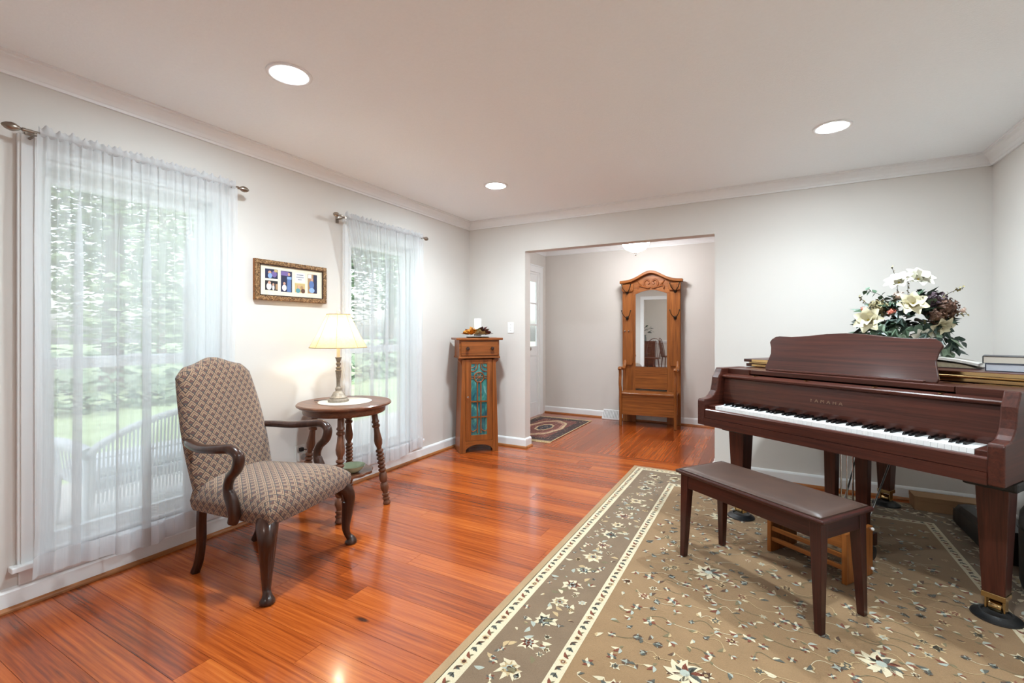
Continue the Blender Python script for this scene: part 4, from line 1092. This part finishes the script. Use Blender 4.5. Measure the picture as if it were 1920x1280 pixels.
t = thing('magazine', 'glossy white magazine sagging over the sheet music stack', 'magazine', (on_piano(.915, .60, 0)[0], on_piano(.915, .60, 0)[1], RUGZ + FL + .042), R(-22))
mg = MB()
mg.grid(lambda u, v: (.25 * u, .18 * v, .012 - .026 * u + .012 * math.sin(u * PI)), 14, 4)
o1 = len(mg.v); mg.grid(lambda u, v: (.25 * u, .18 * v, .0 - .026 * u + .012 * math.sin(u * PI)), 14, 4)
nb = 14
for i in range(13): mg.f += [(i, i + 1, o1 + i + 1, o1 + i), (3 * nb + i, 3 * nb + i + 1, o1 + 3 * nb + i + 1, o1 + 3 * nb + i)]; mg.mi += [0, 0]
for j in range(3): mg.f += [(j * nb, (j + 1) * nb, o1 + (j + 1) * nb, o1 + j * nb), (j * nb + 13, (j + 1) * nb + 13, o1 + (j + 1) * nb + 13, o1 + j * nb + 13)]; mg.mi += [0, 0]
mg.build('pages', plain('magazine_paper', lin(206, 202, 194), .35, var=.1, vscale=60), t, True)
MB().box(.0, .10, .03, .15, .0135, .0145).build('cover_photo', plain('cover_print', lin(170, 160, 150), .35), t)

# ------------------------------------------------------------------ flower arrangement
fa = thing('flower_arrangement', 'silk flower arrangement of cream magnolias and ivy behind the music desk', 'flower arrangement', on_piano(.80, .78, FL), R(-10))
MB().lathe([(.055, 0), (.075, .02), (.092, .07), (.094, .12), (.084, .15), (.090, .165), (.082, .165), (.06, .14)], 28).build('pot', plain('clay_pot', lin(132, 108, 78), .6, var=.12), fa, True)
GRN = [plain('leaf_dark', lin(36, 54, 44), .45, var=.25, vscale=40), plain('leaf_mid', lin(70, 92, 70), .5, var=.25, vscale=40), plain('leaf_sage', lin(128, 146, 122), .55, var=.2, vscale=40), plain('leaf_bronze', lin(60, 52, 46), .5, var=.25, vscale=40)]
def ivy(name, mat_):
    pts_ = [(0, 0), (.018, -.026), (.034, -.014), (.066, -.034), (.060, -.008), (.092, 0), (.060, .008), (.066, .034), (.034, .014), (.018, .026)]
    mm = MB(); mm.add([(.04, 0, .008)] + [(x, y_, -.16 * x - .25 * abs(y_)) for x, y_ in pts_], [(0, 1 + i, 1 + (i + 1) % 10) for i in range(10)])
    return mm.mesh(name, mat_, True, recalc=False)
LM = [ivy('ivy_leaf', GRN[i]) for i in (0, 1, 2)] + [leaf_mesh('oval_leaf', .07, .02, g_, 0, .3) for g_ in GRN] + [leaf_mesh('magnolia_leaf', .13, .032, GRN[0], 0, .35)]
CR = plain('cream_petal', lin(208, 199, 166), .55, var=.05, vscale=20); CRW = plain('white_petal', lin(206, 202, 186), .55, var=.03)
def magnolia(name, mat_, n=7, L=.075):
    mm = MB()
    for k in range(n):
        for ring_, (el, sl_) in enumerate(((.35, 1.0), (.95, .8))):
            if ring_ and k % 2: continue
            M_ = Matrix.Rotation(2 * PI * k / n + ring_ * .4, 4, 'Z') @ Matrix.Rotation(-el, 4, 'Y')
            vs_, fs2 = [], []
            for i in range(7):
                q = i / 6; w_ = .36 * L * sl_ * math.sin(PI * (.08 + .86 * q) ** .85); zc = .22 * L * math.sin(q * 2.4) - .10 * L * q
                vs_ += [(q * L * sl_, -w_, zc + .3 * w_), (q * L * sl_, 0, zc), (q * L * sl_, w_, zc + .3 * w_)]
            for i in range(6): fs2 += [(3 * i, 3 * i + 1, 3 * i + 4, 3 * i + 3), (3 * i + 1, 3 * i + 2, 3 * i + 5, 3 * i + 4)]
            mm.add(vs_, fs2, 0, M_)
    mm.ball((0, 0, .012), .010, 8, 6, 1, (1, 1, 1.5))
    return mm.mesh(name, [mat_, plain('stamen', lin(196, 176, 84), .7)], True, recalc=False)
MG, MW = magnolia('magnolia', CR), magnolia('white_magnolia', CRW, 8, .085)
# camera-facing side of the bouquet is -y in local terms; x runs along the view's right
def bloom(name, me, x, z, y_, d_, s_):
    q_ = Vector(d_).to_track_quat('Z', 'Y') @ Matrix.Rotation(rng.uniform(0, 6), 3, 'Z').to_quaternion()
    inst(name, me, fa, (x, y_, z), q_.to_euler(), (s_, s_, s_))
bloom('magnolia', MG, -.150, .250, -.12, (-.35, -1, .25), 1.15)
bloom('magnolia', MG, .035, .335, -.12, (.1, -1, .45), 1.05)
bloom('white_magnolia', MW, -.015, .465, -.03, (-.3, -.7, .8), .95)
bloom('white_magnolia', MW, .060, .480, -.01, (.4, -.7, .75), 1.0)
bloom('magnolia', MG, .14, .225, -.12, (.5, -.6, -.5), 1.0)
bloom('white_magnolia', MW, .075, .150, -.13, (.3, -1, .0), .75)
CL = {'hydrangea_brown': lin(96, 66, 50), 'hydrangea_green': lin(128, 116, 80), 'hydrangea_plum': lin(72, 54, 62), 'coral_rose': lin(206, 118, 96), 'dusty_rose': lin(196, 168, 152)}
def cluster(name, c, x, z, y_, r_, n):
    mm = MB(); r0_ = random.Random(hash(name) % 97 + int(abs(x) * 1000))
    for k in range(n):
        d_ = Vector((r0_.gauss(0, 1), r0_.gauss(0, 1), r0_.gauss(0, 1))).normalized() * r_ * r0_.uniform(.75, 1.05)
        M_ = Matrix.Translation(d_) @ d_.to_track_quat('Z', 'Y').to_matrix().to_4x4() @ Matrix.Rotation(r0_.uniform(0, 6), 4, 'Z')
        s_ = r_ * .36
        mm.add([(0, 0, 0), (s_, -s_ * .5, .3 * s_), (s_ * 1.2, 0, .1 * s_), (s_, s_ * .5, .3 * s_), (-s_, s_ * .5, .3 * s_), (-s_ * 1.2, 0, .1 * s_), (-s_, -s_ * .5, .3 * s_)], [(0, 1, 2, 3), (0, 4, 5, 6)], 0, M_)
    mm.ball((0, 0, 0), r_ * .7, 8, 6)
    o_ = mm.build(name, plain(name + '_petals', c, .7, var=.3, vscale=40), fa, recalc=False); o_.location = (x, y_, z)
cluster('hydrangea_cluster', CL['hydrangea_green'], -.115, .325, -.03, .052, 60)
cluster('hydrangea_cluster', CL['hydrangea_plum'], .135, .355, -.03, .055, 70)
cluster('hydrangea_cluster', CL['hydrangea_brown'], .175, .315, -.05, .055, 80)
cluster('hydrangea_cluster', CL['hydrangea_brown'], .135, .275, -.09, .04, 50)
cluster('small_rose', CL['coral_rose'], -.055, .30, -.13, .020, 26)
cluster('small_rose', CL['coral_rose'], -.185, .325, -.05, .014, 20)
cluster('small_rose', CL['dusty_rose'], -.02, .39, -.09, .028, 30)
cluster('small_rose', CL['dusty_rose'], .245, .305, -.05, .016, 18)
for k in range(150):
    a = rng.uniform(0, 2 * PI); q = rng.random()
    el = rng.uniform(-.35, 1.25)
    rx_, rz_ = .19 * (.55 + .45 * q), .17 * (.55 + .45 * q)
    px, py, pz = rx_ * math.cos(a) * math.cos(el), .13 * (.5 + .5 * q) * math.sin(a) * math.cos(el), .235 + rz_ * math.sin(el)
    if pz < .13: pz = .13 + rng.random() * .05
    inst('leaf', LM[rng.choice((0, 0, 0, 1, 1, 2, 3, 4, 5, 6))], fa, (px, py, pz), (rng.uniform(-.7, .7), -el * .5 + rng.uniform(-.4, .5), a + rng.uniform(-.6, .6)), (1, 1, 1))
for k in range(70):                                    # ivy spilling low over the front
    px = rng.uniform(-.17, .20); pz = rng.uniform(.10, .26) - .03 * abs(px) / .2
    inst('leaf', LM[rng.choice((0, 0, 1, 1, 2, 4, 5))], fa, (px, -.10 - rng.random() * .04, pz), (rng.uniform(-.6, .6), rng.uniform(.2, 1.1), R(-90) + rng.uniform(-1.2, 1.2)), (1, 1, 1))
for (px, pz, an) in ((-.19, .22, PI), (-.20, .18, PI + .3), (-.16, .16, PI - .4), (.14, .235, .1), (.17, .17, .3)):
    inst('leaf', LM[-1], fa, (px * .7, -.07, pz), (.3, .2, an), (1, 1, 1))
def sprig(pts_, me, n, s_):
    P = catmull(pts_, 6)
    MB().tube(P, .0016, 5).build('stem', GRN[3], fa)
    for k in range(n):
        p_ = P[int((k + 1) / n * (len(P) - 1))]
        for sd in (-1, 1): inst('leaf', me, fa, p_, (rng.uniform(-.5, .5), sd * .9, rng.uniform(-.5, 3.6)), (s_, s_, s_))
round_leaf = leaf_mesh('round_leaf', .03, .013, GRN[1], 0, .1); bud = leaf_mesh('bud', .016, .006, AUT[2], 0, .1); rdark = leaf_mesh('dark_round_leaf', .034, .014, GRN[0], 0, .15)
sprig([(-.04, -.03, .30), (-.10, -.04, .40), (-.17, -.04, .435)], round_leaf, 7, 1.0)
sprig([(-.08, -.03, .28), (-.17, -.04, .36), (-.205, -.04, .40)], bud, 8, 1.0)
sprig([(.08, -.03, .32), (.19, -.04, .40), (.25, -.04, .43)], bud, 9, 1.0)
sprig([(.08, -.05, .24), (.18, -.06, .27), (.26, -.06, .285)], bud, 8, 1.0)
sprig([(-.02, 0, .40), (-.035, 0, .50), (-.05, 0, .57)], bud, 5, .8)
sprig([(.02, -.03, .40), (.02, -.03, .47), (.025, -.03, .52)], bud, 6, .8)
sprig([(.10, -.07, .20), (.17, -.09, .155), (.235, -.10, .135)], rdark, 6, 1.1)
sprig([(.02, -.06, .38), (.06, -.05, .41), (.09, -.05, .40)], rdark, 5, .9)

# ------------------------------------------------------------------ foyer: hall tree
HO, HOX = wood('oak', 'Z'), wood('oak', 'X')
ht = thing('hall_tree', 'tall golden oak hall tree with mirror, coat hooks and storage bench', 'hall tree', (-1.325, 6.275, 0), R(3.6))
for s in (-1, 1):
    MB().box(s * .285 - .085, s * .285 + .085, -.03, 0, .002, 1.88).build('back_post', HO, ht, bevel=.003)
    MB().prism([(s * .23, .80), (s * .245, .76), (s * .37, .76), (s * .37, 1.80), (s * .24, 1.80), (s * .23, 1.78)], 'y', -.055, -.03).build('pilaster', HO, ht, bevel=.008)
    MB().prism([(s * .225, 1.76), (s * .238, 1.74), (s * .362, 1.74), (s * .375, 1.76), (s * .375, 1.84), (s * .225, 1.84)], 'y', -.085, -.03).build('capital', HOX, ht, bevel=.008)
    for k in range(5): MB().box(s * .30 - .045 + k * .02, s * .30 - .033 + k * .02, -.091, -.084, 1.765, 1.825).build('flute', HO, ht, bevel=.002)
def arch_z(x): return 1.885 + .125 * math.exp(-(x / .19) ** 2)
xs = [-.40 + .8 * i / 40 for i in range(41)]
MB().prism([(x, arch_z(x)) for x in xs] + [(x, arch_z(x) - .038) for x in xs[::-1]], 'y', -.105, 0).build('crest_molding', HOX, ht, bevel=.008)
xs2 = [-.37 + .74 * i / 40 for i in range(41)]
def marc(x): return 1.705 + .055 * math.cos(min(1, abs(x) / .21) * PI / 2) if abs(x) < .21 else 1.705
MB().prism([(x, arch_z(x) - .036) for x in xs2] + [(x, marc(x)) for x in xs2[::-1]], 'y', -.036, -.002).build('crest_panel', HOX, ht)
sc_ = MB()
for s in (-1, 1):
    sc_.tube(catmull([(s * .01, -.04, 1.80), (s * .03, -.042, 1.785), (s * .07, -.044, 1.80), (s * .088, -.044, 1.85), (s * .065, -.044, 1.89), (s * .03, -.044, 1.885), (s * .02, -.044, 1.855), (s * .04, -.046, 1.84)], 5), .0125, 8)
    sc_.tube(catmull([(s * .05, -.044, 1.79), (s * .10, -.042, 1.80), (s * .14, -.042, 1.815), (s * .165, -.042, 1.80), (s * .16, -.042, 1.77)], 5), .010, 8)
    for k in range(3): sc_.tube(catmull([(s * .10, -.042, 1.805), (s * (.13 + .01 * k), -.044, 1.825 + .015 * k), (s * (.15 + .012 * k), -.042, 1.835 + .022 * k)], 4), .005, 6)
sc_.build('carving', wood('honey', 'X'), ht, True)  # darker wood than the posts stands in for shade on the relief
MB().prism([(x, marc(x)) for x in xs2 if abs(x) < .2101] + [(.21, .735), (-.21, .735)], 'y', -.022, -.015).build('mirror_backing', HO, ht)
MIR = G('mirror_silver'); MIR.set(color=(.92, .93, .93), rough=.015, metal=1.0)
mx_ = [-.2 + .4 * i / 30 for i in range(31)]
tm_ = MB(); tilt_ = math.tan(R(.0))
tm_.prism([(x, marc(x) - .002) for x in mx_] + [(.2, .745), (-.2, .745)], 'y', -.026, -.023)
tm_.build('mirror', MIR.mat, ht)
MB().box(-.21, .21, -.03, -.004, .45, .735).build('back_panel', HOX, ht, bevel=.002)
MB().box(-.345, .345, -.345, -.03, .405, .428).build('seat_lid', HOX, ht, bevel=.006)
MB().box(-.325, .325, -.325, -.305, .145, .405).build('front_panel', HOX, ht, bevel=.002)
for s in (-1, 1): MB().box(s * .325 - .01, s * .325 + .01, -.305, -.03, .145, .405).build('side_panel', wood('oak', 'Y'), ht)
MB().box(-.315, .315, -.305, -.03, .15, .165).build('box_bottom', HOX, ht)
for s in (-1, 1):
    P = catmull([(s * .335, -.335, .001), (s * .335, -.335, .15), (s * .338, -.335, .32), (s * .335, -.345, .45), (s * .340, -.355, .56), (s * .338, -.345, .66), (s * .338, -.355, .72)], 5)
    MB().tube(P, [(.022, .018)] * 18 + [(.018, .018)] * (len(P) - 18), 8, (0, 1, 0), sq=True).build('front_leg', HO, ht, bevel=.004)
    P = catmull([(s * .338, -.385, .725), (s * .338, -.36, .748), (s * .338, -.28, .735), (s * .338, -.16, .72), (s * .338, -.08, .755), (s * .335, -.035, .84)], 5)
    MB().tube(P, [(.016, .024)] * len(P), 8).build('arm', HOX, ht, True)
def hook(x, z):
    h = MB().ball((x, -.060, z), .020, 10, 8, 0, (1, .5, 1.3))
    for s in (-1, 1):
        P = catmull([(x, -.062, z), (x + s * .02, -.10, z + .012), (x + s * .045, -.13, z + .05), (x + s * .058, -.135, z + .095)], 5)
        h.tube(P, .0048, 8).ball(tuple(P[-1]), .009, 8, 6)
    P = catmull([(x, -.062, z - .015), (x, -.10, z - .03), (x, -.12, z + .0)], 5)
    h.tube(P, .0045, 8)
    h.build('coat_hook', IRON, ht, True)
for x in (-.305, .305):
    hook(x, 1.39); hook(x, 1.735)
for x in (-.335, -.285): MB().ball((x, -.065, 1.215), .011, 10, 8).build('peg_knob', NICKEL, ht, True)

# wall register
t = thing('floor_register', 'white baseboard vent register left of the hall tree', 'vent', (-1.865, YF - .0165, 0))
MB().prism([(-.10, .002), (-.10, .015), (-.012, .125), (0, .125), (0, .002)], 'x', -.125, .125).build('housing', WHITE, t, bevel=.003)
GRY = plain('vent_grey', lin(176, 176, 174), .4, .2)
for k in range(11):
    x = -.115 + k * .021
    MB().add([(x, -.0985, .020), (x + .012, -.0985, .020), (x + .012, -.0205, .1175), (x, -.0205, .1175), (x, -.1010, .020), (x + .012, -.1010, .020), (x + .012, -.0235, .1175), (x, -.0235, .1175)], [(0, 1, 2, 3), (4, 5, 6, 7), (0, 1, 5, 4), (2, 3, 7, 6), (1, 2, 6, 5), (0, 3, 7, 4)]).build('slat', GRY, t)

# foyer rug
FRC = dict(deep=lin(58, 34, 32), red=lin(122, 62, 52), cream=lin(206, 180, 140), pink=lin(178, 128, 108), navy=lin(48, 46, 58), fringe=lin(206, 182, 136))
FRM = {k: pile('foyer_rug_' + k, v) for k, v in FRC.items()}
fr_ = thing('foyer_rug', 'small dark red oriental rug with cream medallion inside the front door', 'rug', (-2.44, 5.32, 0))
HX, HY = .385, .66
MB().box(-HX, HX, -HY, HY, .0004, .007).build('field', FRM['red'], fr_)
frame_flat(-HX, HX, -HY, HY, .014, .0074).build('edging', FRM['fringe'], fr_, recalc=False)
frame_flat(-HX + .014, HX - .014, -HY + .014, HY - .014, .12, .0074).build('border', FRM['deep'], fr_, recalc=False)
md = MB(); FK = list(FRC)
def fpoly(pts_, c, z): md.add([(x, y_, z) for x, y_ in pts_], [tuple(range(len(pts_)))], FK.index(c))
def med(rx_, ry_, c, z, lob=0): fpoly([(rx_ * math.cos(a) * (1 + lob * math.cos(8 * a)), ry_ * math.sin(a) * (1 + lob * math.cos(8 * a))) for a in [2 * PI * i / 64 for i in range(64)]], c, z)
med(.23, .47, 'cream', .0076, .03); med(.20, .42, 'pink', .0077, .04); med(.17, .36, 'red', .0078, .04); med(.10, .20, 'cream', .0079, .06); med(.08, .16, 'navy', .0080, .05)
r9 = random.Random(4)
for k in range(900):
    x, y_ = r9.uniform(-HX + .02, HX - .02), r9.uniform(-HY + .02, HY - .02)
    s_ = r9.uniform(.006, .014); a = r9.uniform(0, 3)
    edge = abs(x) > HX - .13 or abs(y_) > HY - .13
    c = r9.choice(('cream', 'pink', 'red', 'navy', 'deep')) if edge else r9.choice(('navy', 'deep', 'pink', 'cream', 'navy'))
    fpoly([(x + s_ * math.cos(a + i * PI / 2) * (1 if i % 2 else .5), y_ + s_ * math.sin(a + i * PI / 2) * (1 if i % 2 else .5)) for i in range(4)], c, .0081 + k * 2e-7)
md.build('pattern', [FRM[k] for k in FK], fr_, recalc=False)['kind'] = 'stuff'
fg = MB()
for k in range(150):
    x = -HX + (k + .5) * 2 * HX / 150
    for s in (-1, 1): fg.tube([(x, s * HY, .004), (x + r9.uniform(-.004, .004), s * (HY + .03), .003), (x + r9.uniform(-.008, .008), s * (HY + .055), .002)], .0018, 4)
fg.build('fringe', FRM['fringe'], fr_)['kind'] = 'stuff'

# ------------------------------------------------------------------ dining room glimpsed in the mirror
CH = wood('cherry', 'X'); CHZ = wood('cherry', 'Z')
sb = thing('sideboard', 'dark cherry sideboard with drawers reflected in the hall tree mirror', 'sideboard', (-2.40, YD + .26, 0))
MB().box(-.44, .44, -.22, .22, .10, .86).build('body', CH, sb, bevel=.004)
MB().box(-.46, .46, -.235, .24, .86, .89).build('top', CH, sb, bevel=.006)
for k in range(3):
    dro = MB().box(.13, .42, .22, .232, .14 + k * .24, .36 + k * .24).build('drawer', CH, sb, bevel=.003)
    MB().tube([(.22, .235, .25 + k * .24), (.22, .25, .25 + k * .24), (.33, .25, .25 + k * .24), (.33, .235, .25 + k * .24)], .005, 6).build('handle', BRASS, dro)
for x in (-.28, -.02): MB().box(x - .13, x + .12, .22, .232, .14, .84).build('door', CHZ, sb, bevel=.004)
for sx in (-1, 1):
    for sy in (-1, 1): MB().box(sx * .40 - .03, sx * .40 + .03, sy * .18 - .03, sy * .18 + .03, 0, .10).build('foot', CHZ, sb)
vp = thing('potted_plant', 'leafy green plant in a glass vase on the sideboard', 'plant', (-2.28, YD + .40, .89))
MB().lathe([(.04, 0), (.055, .02), (.05, .10), (.035, .16), (.05, .20), (.045, .2), (.03, .16), (.0005, .02)], 20).build('vase', plain('grey_glass_vase', lin(120, 130, 130), .15), vp, True)
for k in range(46):
    a = rng.uniform(0, 6.28); el = rng.uniform(.2, 1.4); q = rng.uniform(.10, .28)
    inst('leaf', LM[rng.choice((3, 4, 7))], vp, (q * math.cos(a) * math.cos(el), q * math.sin(a) * math.cos(el) * .8, .22 + q * math.sin(el)), (rng.uniform(-.5, .5), -el * .6, a))
def dining_chair(x, y_, rz, label):
    c = thing('dining_chair', label, 'chair', (x, y_, 0), rz, 'dining room chairs')
    MB().prism([(-.21, -.20), (.21, -.20), (.23, .0), (.22, .20), (-.22, .20), (-.23, 0)], 'z', .43, .465).build('seat', CH, c, bevel=.008)
    for sx in (-1, 1):
        for sy in (-1, 1): MB().tube([(sx * .16, sy * .15, .43), (sx * .20, sy * .19, .001)], [.016, .013], 8).build('leg', CHZ, c)
    hoop = catmull([(-.18, .18, .46), (-.20, .22, .70), (-.15, .26, .92), (0, .28, 1.0), (.15, .26, .92), (.20, .22, .70), (.18, .18, .46)], 5)
    MB().tube(hoop, .012, 8).build('back_hoop', CHZ, c, True)
    for k in range(6):
        x_ = -.12 + k * .048
        MB().tube([(x_, .185, .46), (x_ * 1.05, .255 + .02 * (1 - abs(x_) / .12), .95 - .25 * (x_ / .2) ** 2)], .006, 6).build('spindle', CHZ, c)
    return c
dining_chair(-1.50, -2.15, R(70), 'spindle back chair at right in the mirror reflection')
dining_chair(-1.95, -1.05, R(200), 'spindle back chair low at left in the mirror reflection')

# ------------------------------------------------------------------ outdoors
GRASS = plain('lawn_grass', lin(158, 176, 136), .95, var=.22, vscale=1.6, bump=.4, bscale=40)
CONC = plain('porch_concrete', lin(196, 194, 188), .85, var=.08, vscale=4)
tag(MB().box(-70, XL - 2.6, -45, 60, -.5, -.32).build('lawn', GRASS), 'bright green lawn outside the windows', 'lawn', kind='structure')
tag(MB().box(XL - 2.6, XL - .15, -4.5, 7.5, -.5, -.15).build('porch_floor', CONC), 'pale concrete porch outside the windows', 'porch', kind='structure')
WIC = plain('white_wicker', lin(232, 234, 236), .6, var=.05, vscale=60, bump=.6, bscale=160)
lv = thing('wicker_loveseat', 'white wicker loveseat on the porch seen through the near window', 'loveseat', (-3.95, 2.0, -.15))
LW = .68
def bz(y_): return .56 + .22 * math.cos(min(1, abs(y_) / LW) * PI / 2) ** .7
bkp = MB()
for k in range(57):
    y_ = -LW + .02 + k * (2 * LW - .04) / 56
    bkp.tube([(.05, y_, .22), (.09, y_ * 1.01, bz(y_) - .01)], .0065, 5)
for z in (.30, .42, .52): bkp.tube([(.065, -LW + .02, z), (.065, LW - .02, z)], .006, 5)
bkp.build('woven_back', WIC, lv)
MB().tube([(.095, -LW + 2 * LW * i / 30, bz(-LW + 2 * LW * i / 30)) for i in range(31)], .024, 10).build('top_rail', WIC, lv, True)
MB().box(-.50, .05, -LW + .04, LW - .04, .30, .38).build('seat', WIC, lv, bevel=.02)
MB().box(-.48, .02, -LW + .06, LW - .06, .38, .45).build('cushion', plain('white_cushion', lin(226, 228, 230), .8), lv, bevel=.025)
for s in (-1, 1):
    MB().tube(catmull([(.095, s * LW, .57), (-.1, s * (LW + .02), .60), (-.38, s * (LW + .03), .59), (-.50, s * (LW + .03), .53), (-.47, s * (LW + .02), .47)], 5), .042, 10).build('arm', WIC, lv, True)
    MB().tube(catmull([(-.48, s * LW, .52), (-.47, s * (LW - .02), .30), (-.46, s * LW, .0)], 4), .026, 8).build('front_leg', WIC, lv, True)
    MB().tube([(.07, s * (LW - .01), .55), (.05, s * (LW - .01), .0)], .026, 8).build('rear_leg', WIC, lv, True)
    for q in range(9): MB().tube([(-.40 + q * .055, s * (LW - .01), .36), (-.42 + q * .058, s * (LW + .01), .575)], .006, 5).build('arm_strand', WIC, lv)
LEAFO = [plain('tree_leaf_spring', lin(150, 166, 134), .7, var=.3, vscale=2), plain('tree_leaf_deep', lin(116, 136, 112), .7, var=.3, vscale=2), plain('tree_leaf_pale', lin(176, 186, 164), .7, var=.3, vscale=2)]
BARK = plain('tree_bark', lin(96, 84, 74), .9, var=.25, vscale=8, bump=.5, bscale=12)
def tree(x, y_, h, r_, k, label, seed, low=.22):
    r0_ = random.Random(seed)
    t_ = thing('shade_tree', label, 'tree', (x, y_, -.32), 0, 'trees across the lawn')
    MB().tube(catmull([(0, 0, 0), (.1, .05, h * .3), (-.1, .1, h * .6), (0, 0, h * .85)], 4), [.28, .26, .24, .23, .22, .21, .19, .17, .15, .13, .11, .09, .05], 8).build('trunk', BARK, t_, True)
    mm = MB()
    cl = [(r0_.uniform(-.62, .62) * r_, r0_.uniform(-.62, .62) * r_, r0_.uniform(low, .95) * h, r0_.uniform(.3, .42) * r_) for _ in range(26)]
    for cx_, cy_, cz_, cr in cl:
        for j in range(330):
            d_ = Vector((r0_.gauss(0, 1), r0_.gauss(0, 1), r0_.gauss(0, .8))).normalized() * cr * r0_.uniform(.5, 1)
            M_ = Matrix.Translation((cx_ + d_.x, cy_ + d_.y, cz_ + d_.z)) @ Matrix.Rotation(r0_.uniform(0, 6), 4, 'Z') @ Matrix.Rotation(r0_.uniform(-1, 1), 4, 'X')
            s_ = r0_.uniform(.09, .20)
            mm.add([(-s_, 0, 0), (0, -s_ * .5, .03), (s_, 0, 0), (0, s_ * .5, .03)], [(0, 1, 2, 3)], 0, M_)
    mm.build('foliage', LEAFO[k], t_, recalc=False)
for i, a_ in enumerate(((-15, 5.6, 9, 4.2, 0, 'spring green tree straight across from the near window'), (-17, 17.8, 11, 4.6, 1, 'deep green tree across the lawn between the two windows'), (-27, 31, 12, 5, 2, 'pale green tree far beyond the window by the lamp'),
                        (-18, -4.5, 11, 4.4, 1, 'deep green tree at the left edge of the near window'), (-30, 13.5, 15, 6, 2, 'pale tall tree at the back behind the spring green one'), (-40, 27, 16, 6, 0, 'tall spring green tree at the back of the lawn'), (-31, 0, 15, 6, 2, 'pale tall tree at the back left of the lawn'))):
    tree(*a_, 60 + i)
hd = MB(); r0_ = random.Random(9)
for k in range(3000):
    y_ = r0_.uniform(-14, 20); x = -11.2 + r0_.gauss(0, .3); z = -.3 + abs(r0_.gauss(0, .55)); s_ = r0_.uniform(.1, .2)
    hd.add([(-s_, 0, 0), (0, -s_ * .6, .03), (s_, 0, 0), (0, s_ * .6, .03)], [(0, 1, 2, 3)], 0, Matrix.Translation((x, y_, z)) @ Matrix.Rotation(r0_.uniform(0, 6), 4, 'Z') @ Matrix.Rotation(r0_.uniform(-1.2, 1.2), 4, 'X'))
tag(hd.build('hedge', LEAFO[1], recalc=False), 'low dark hedge bordering the far side of the lawn', 'hedge')
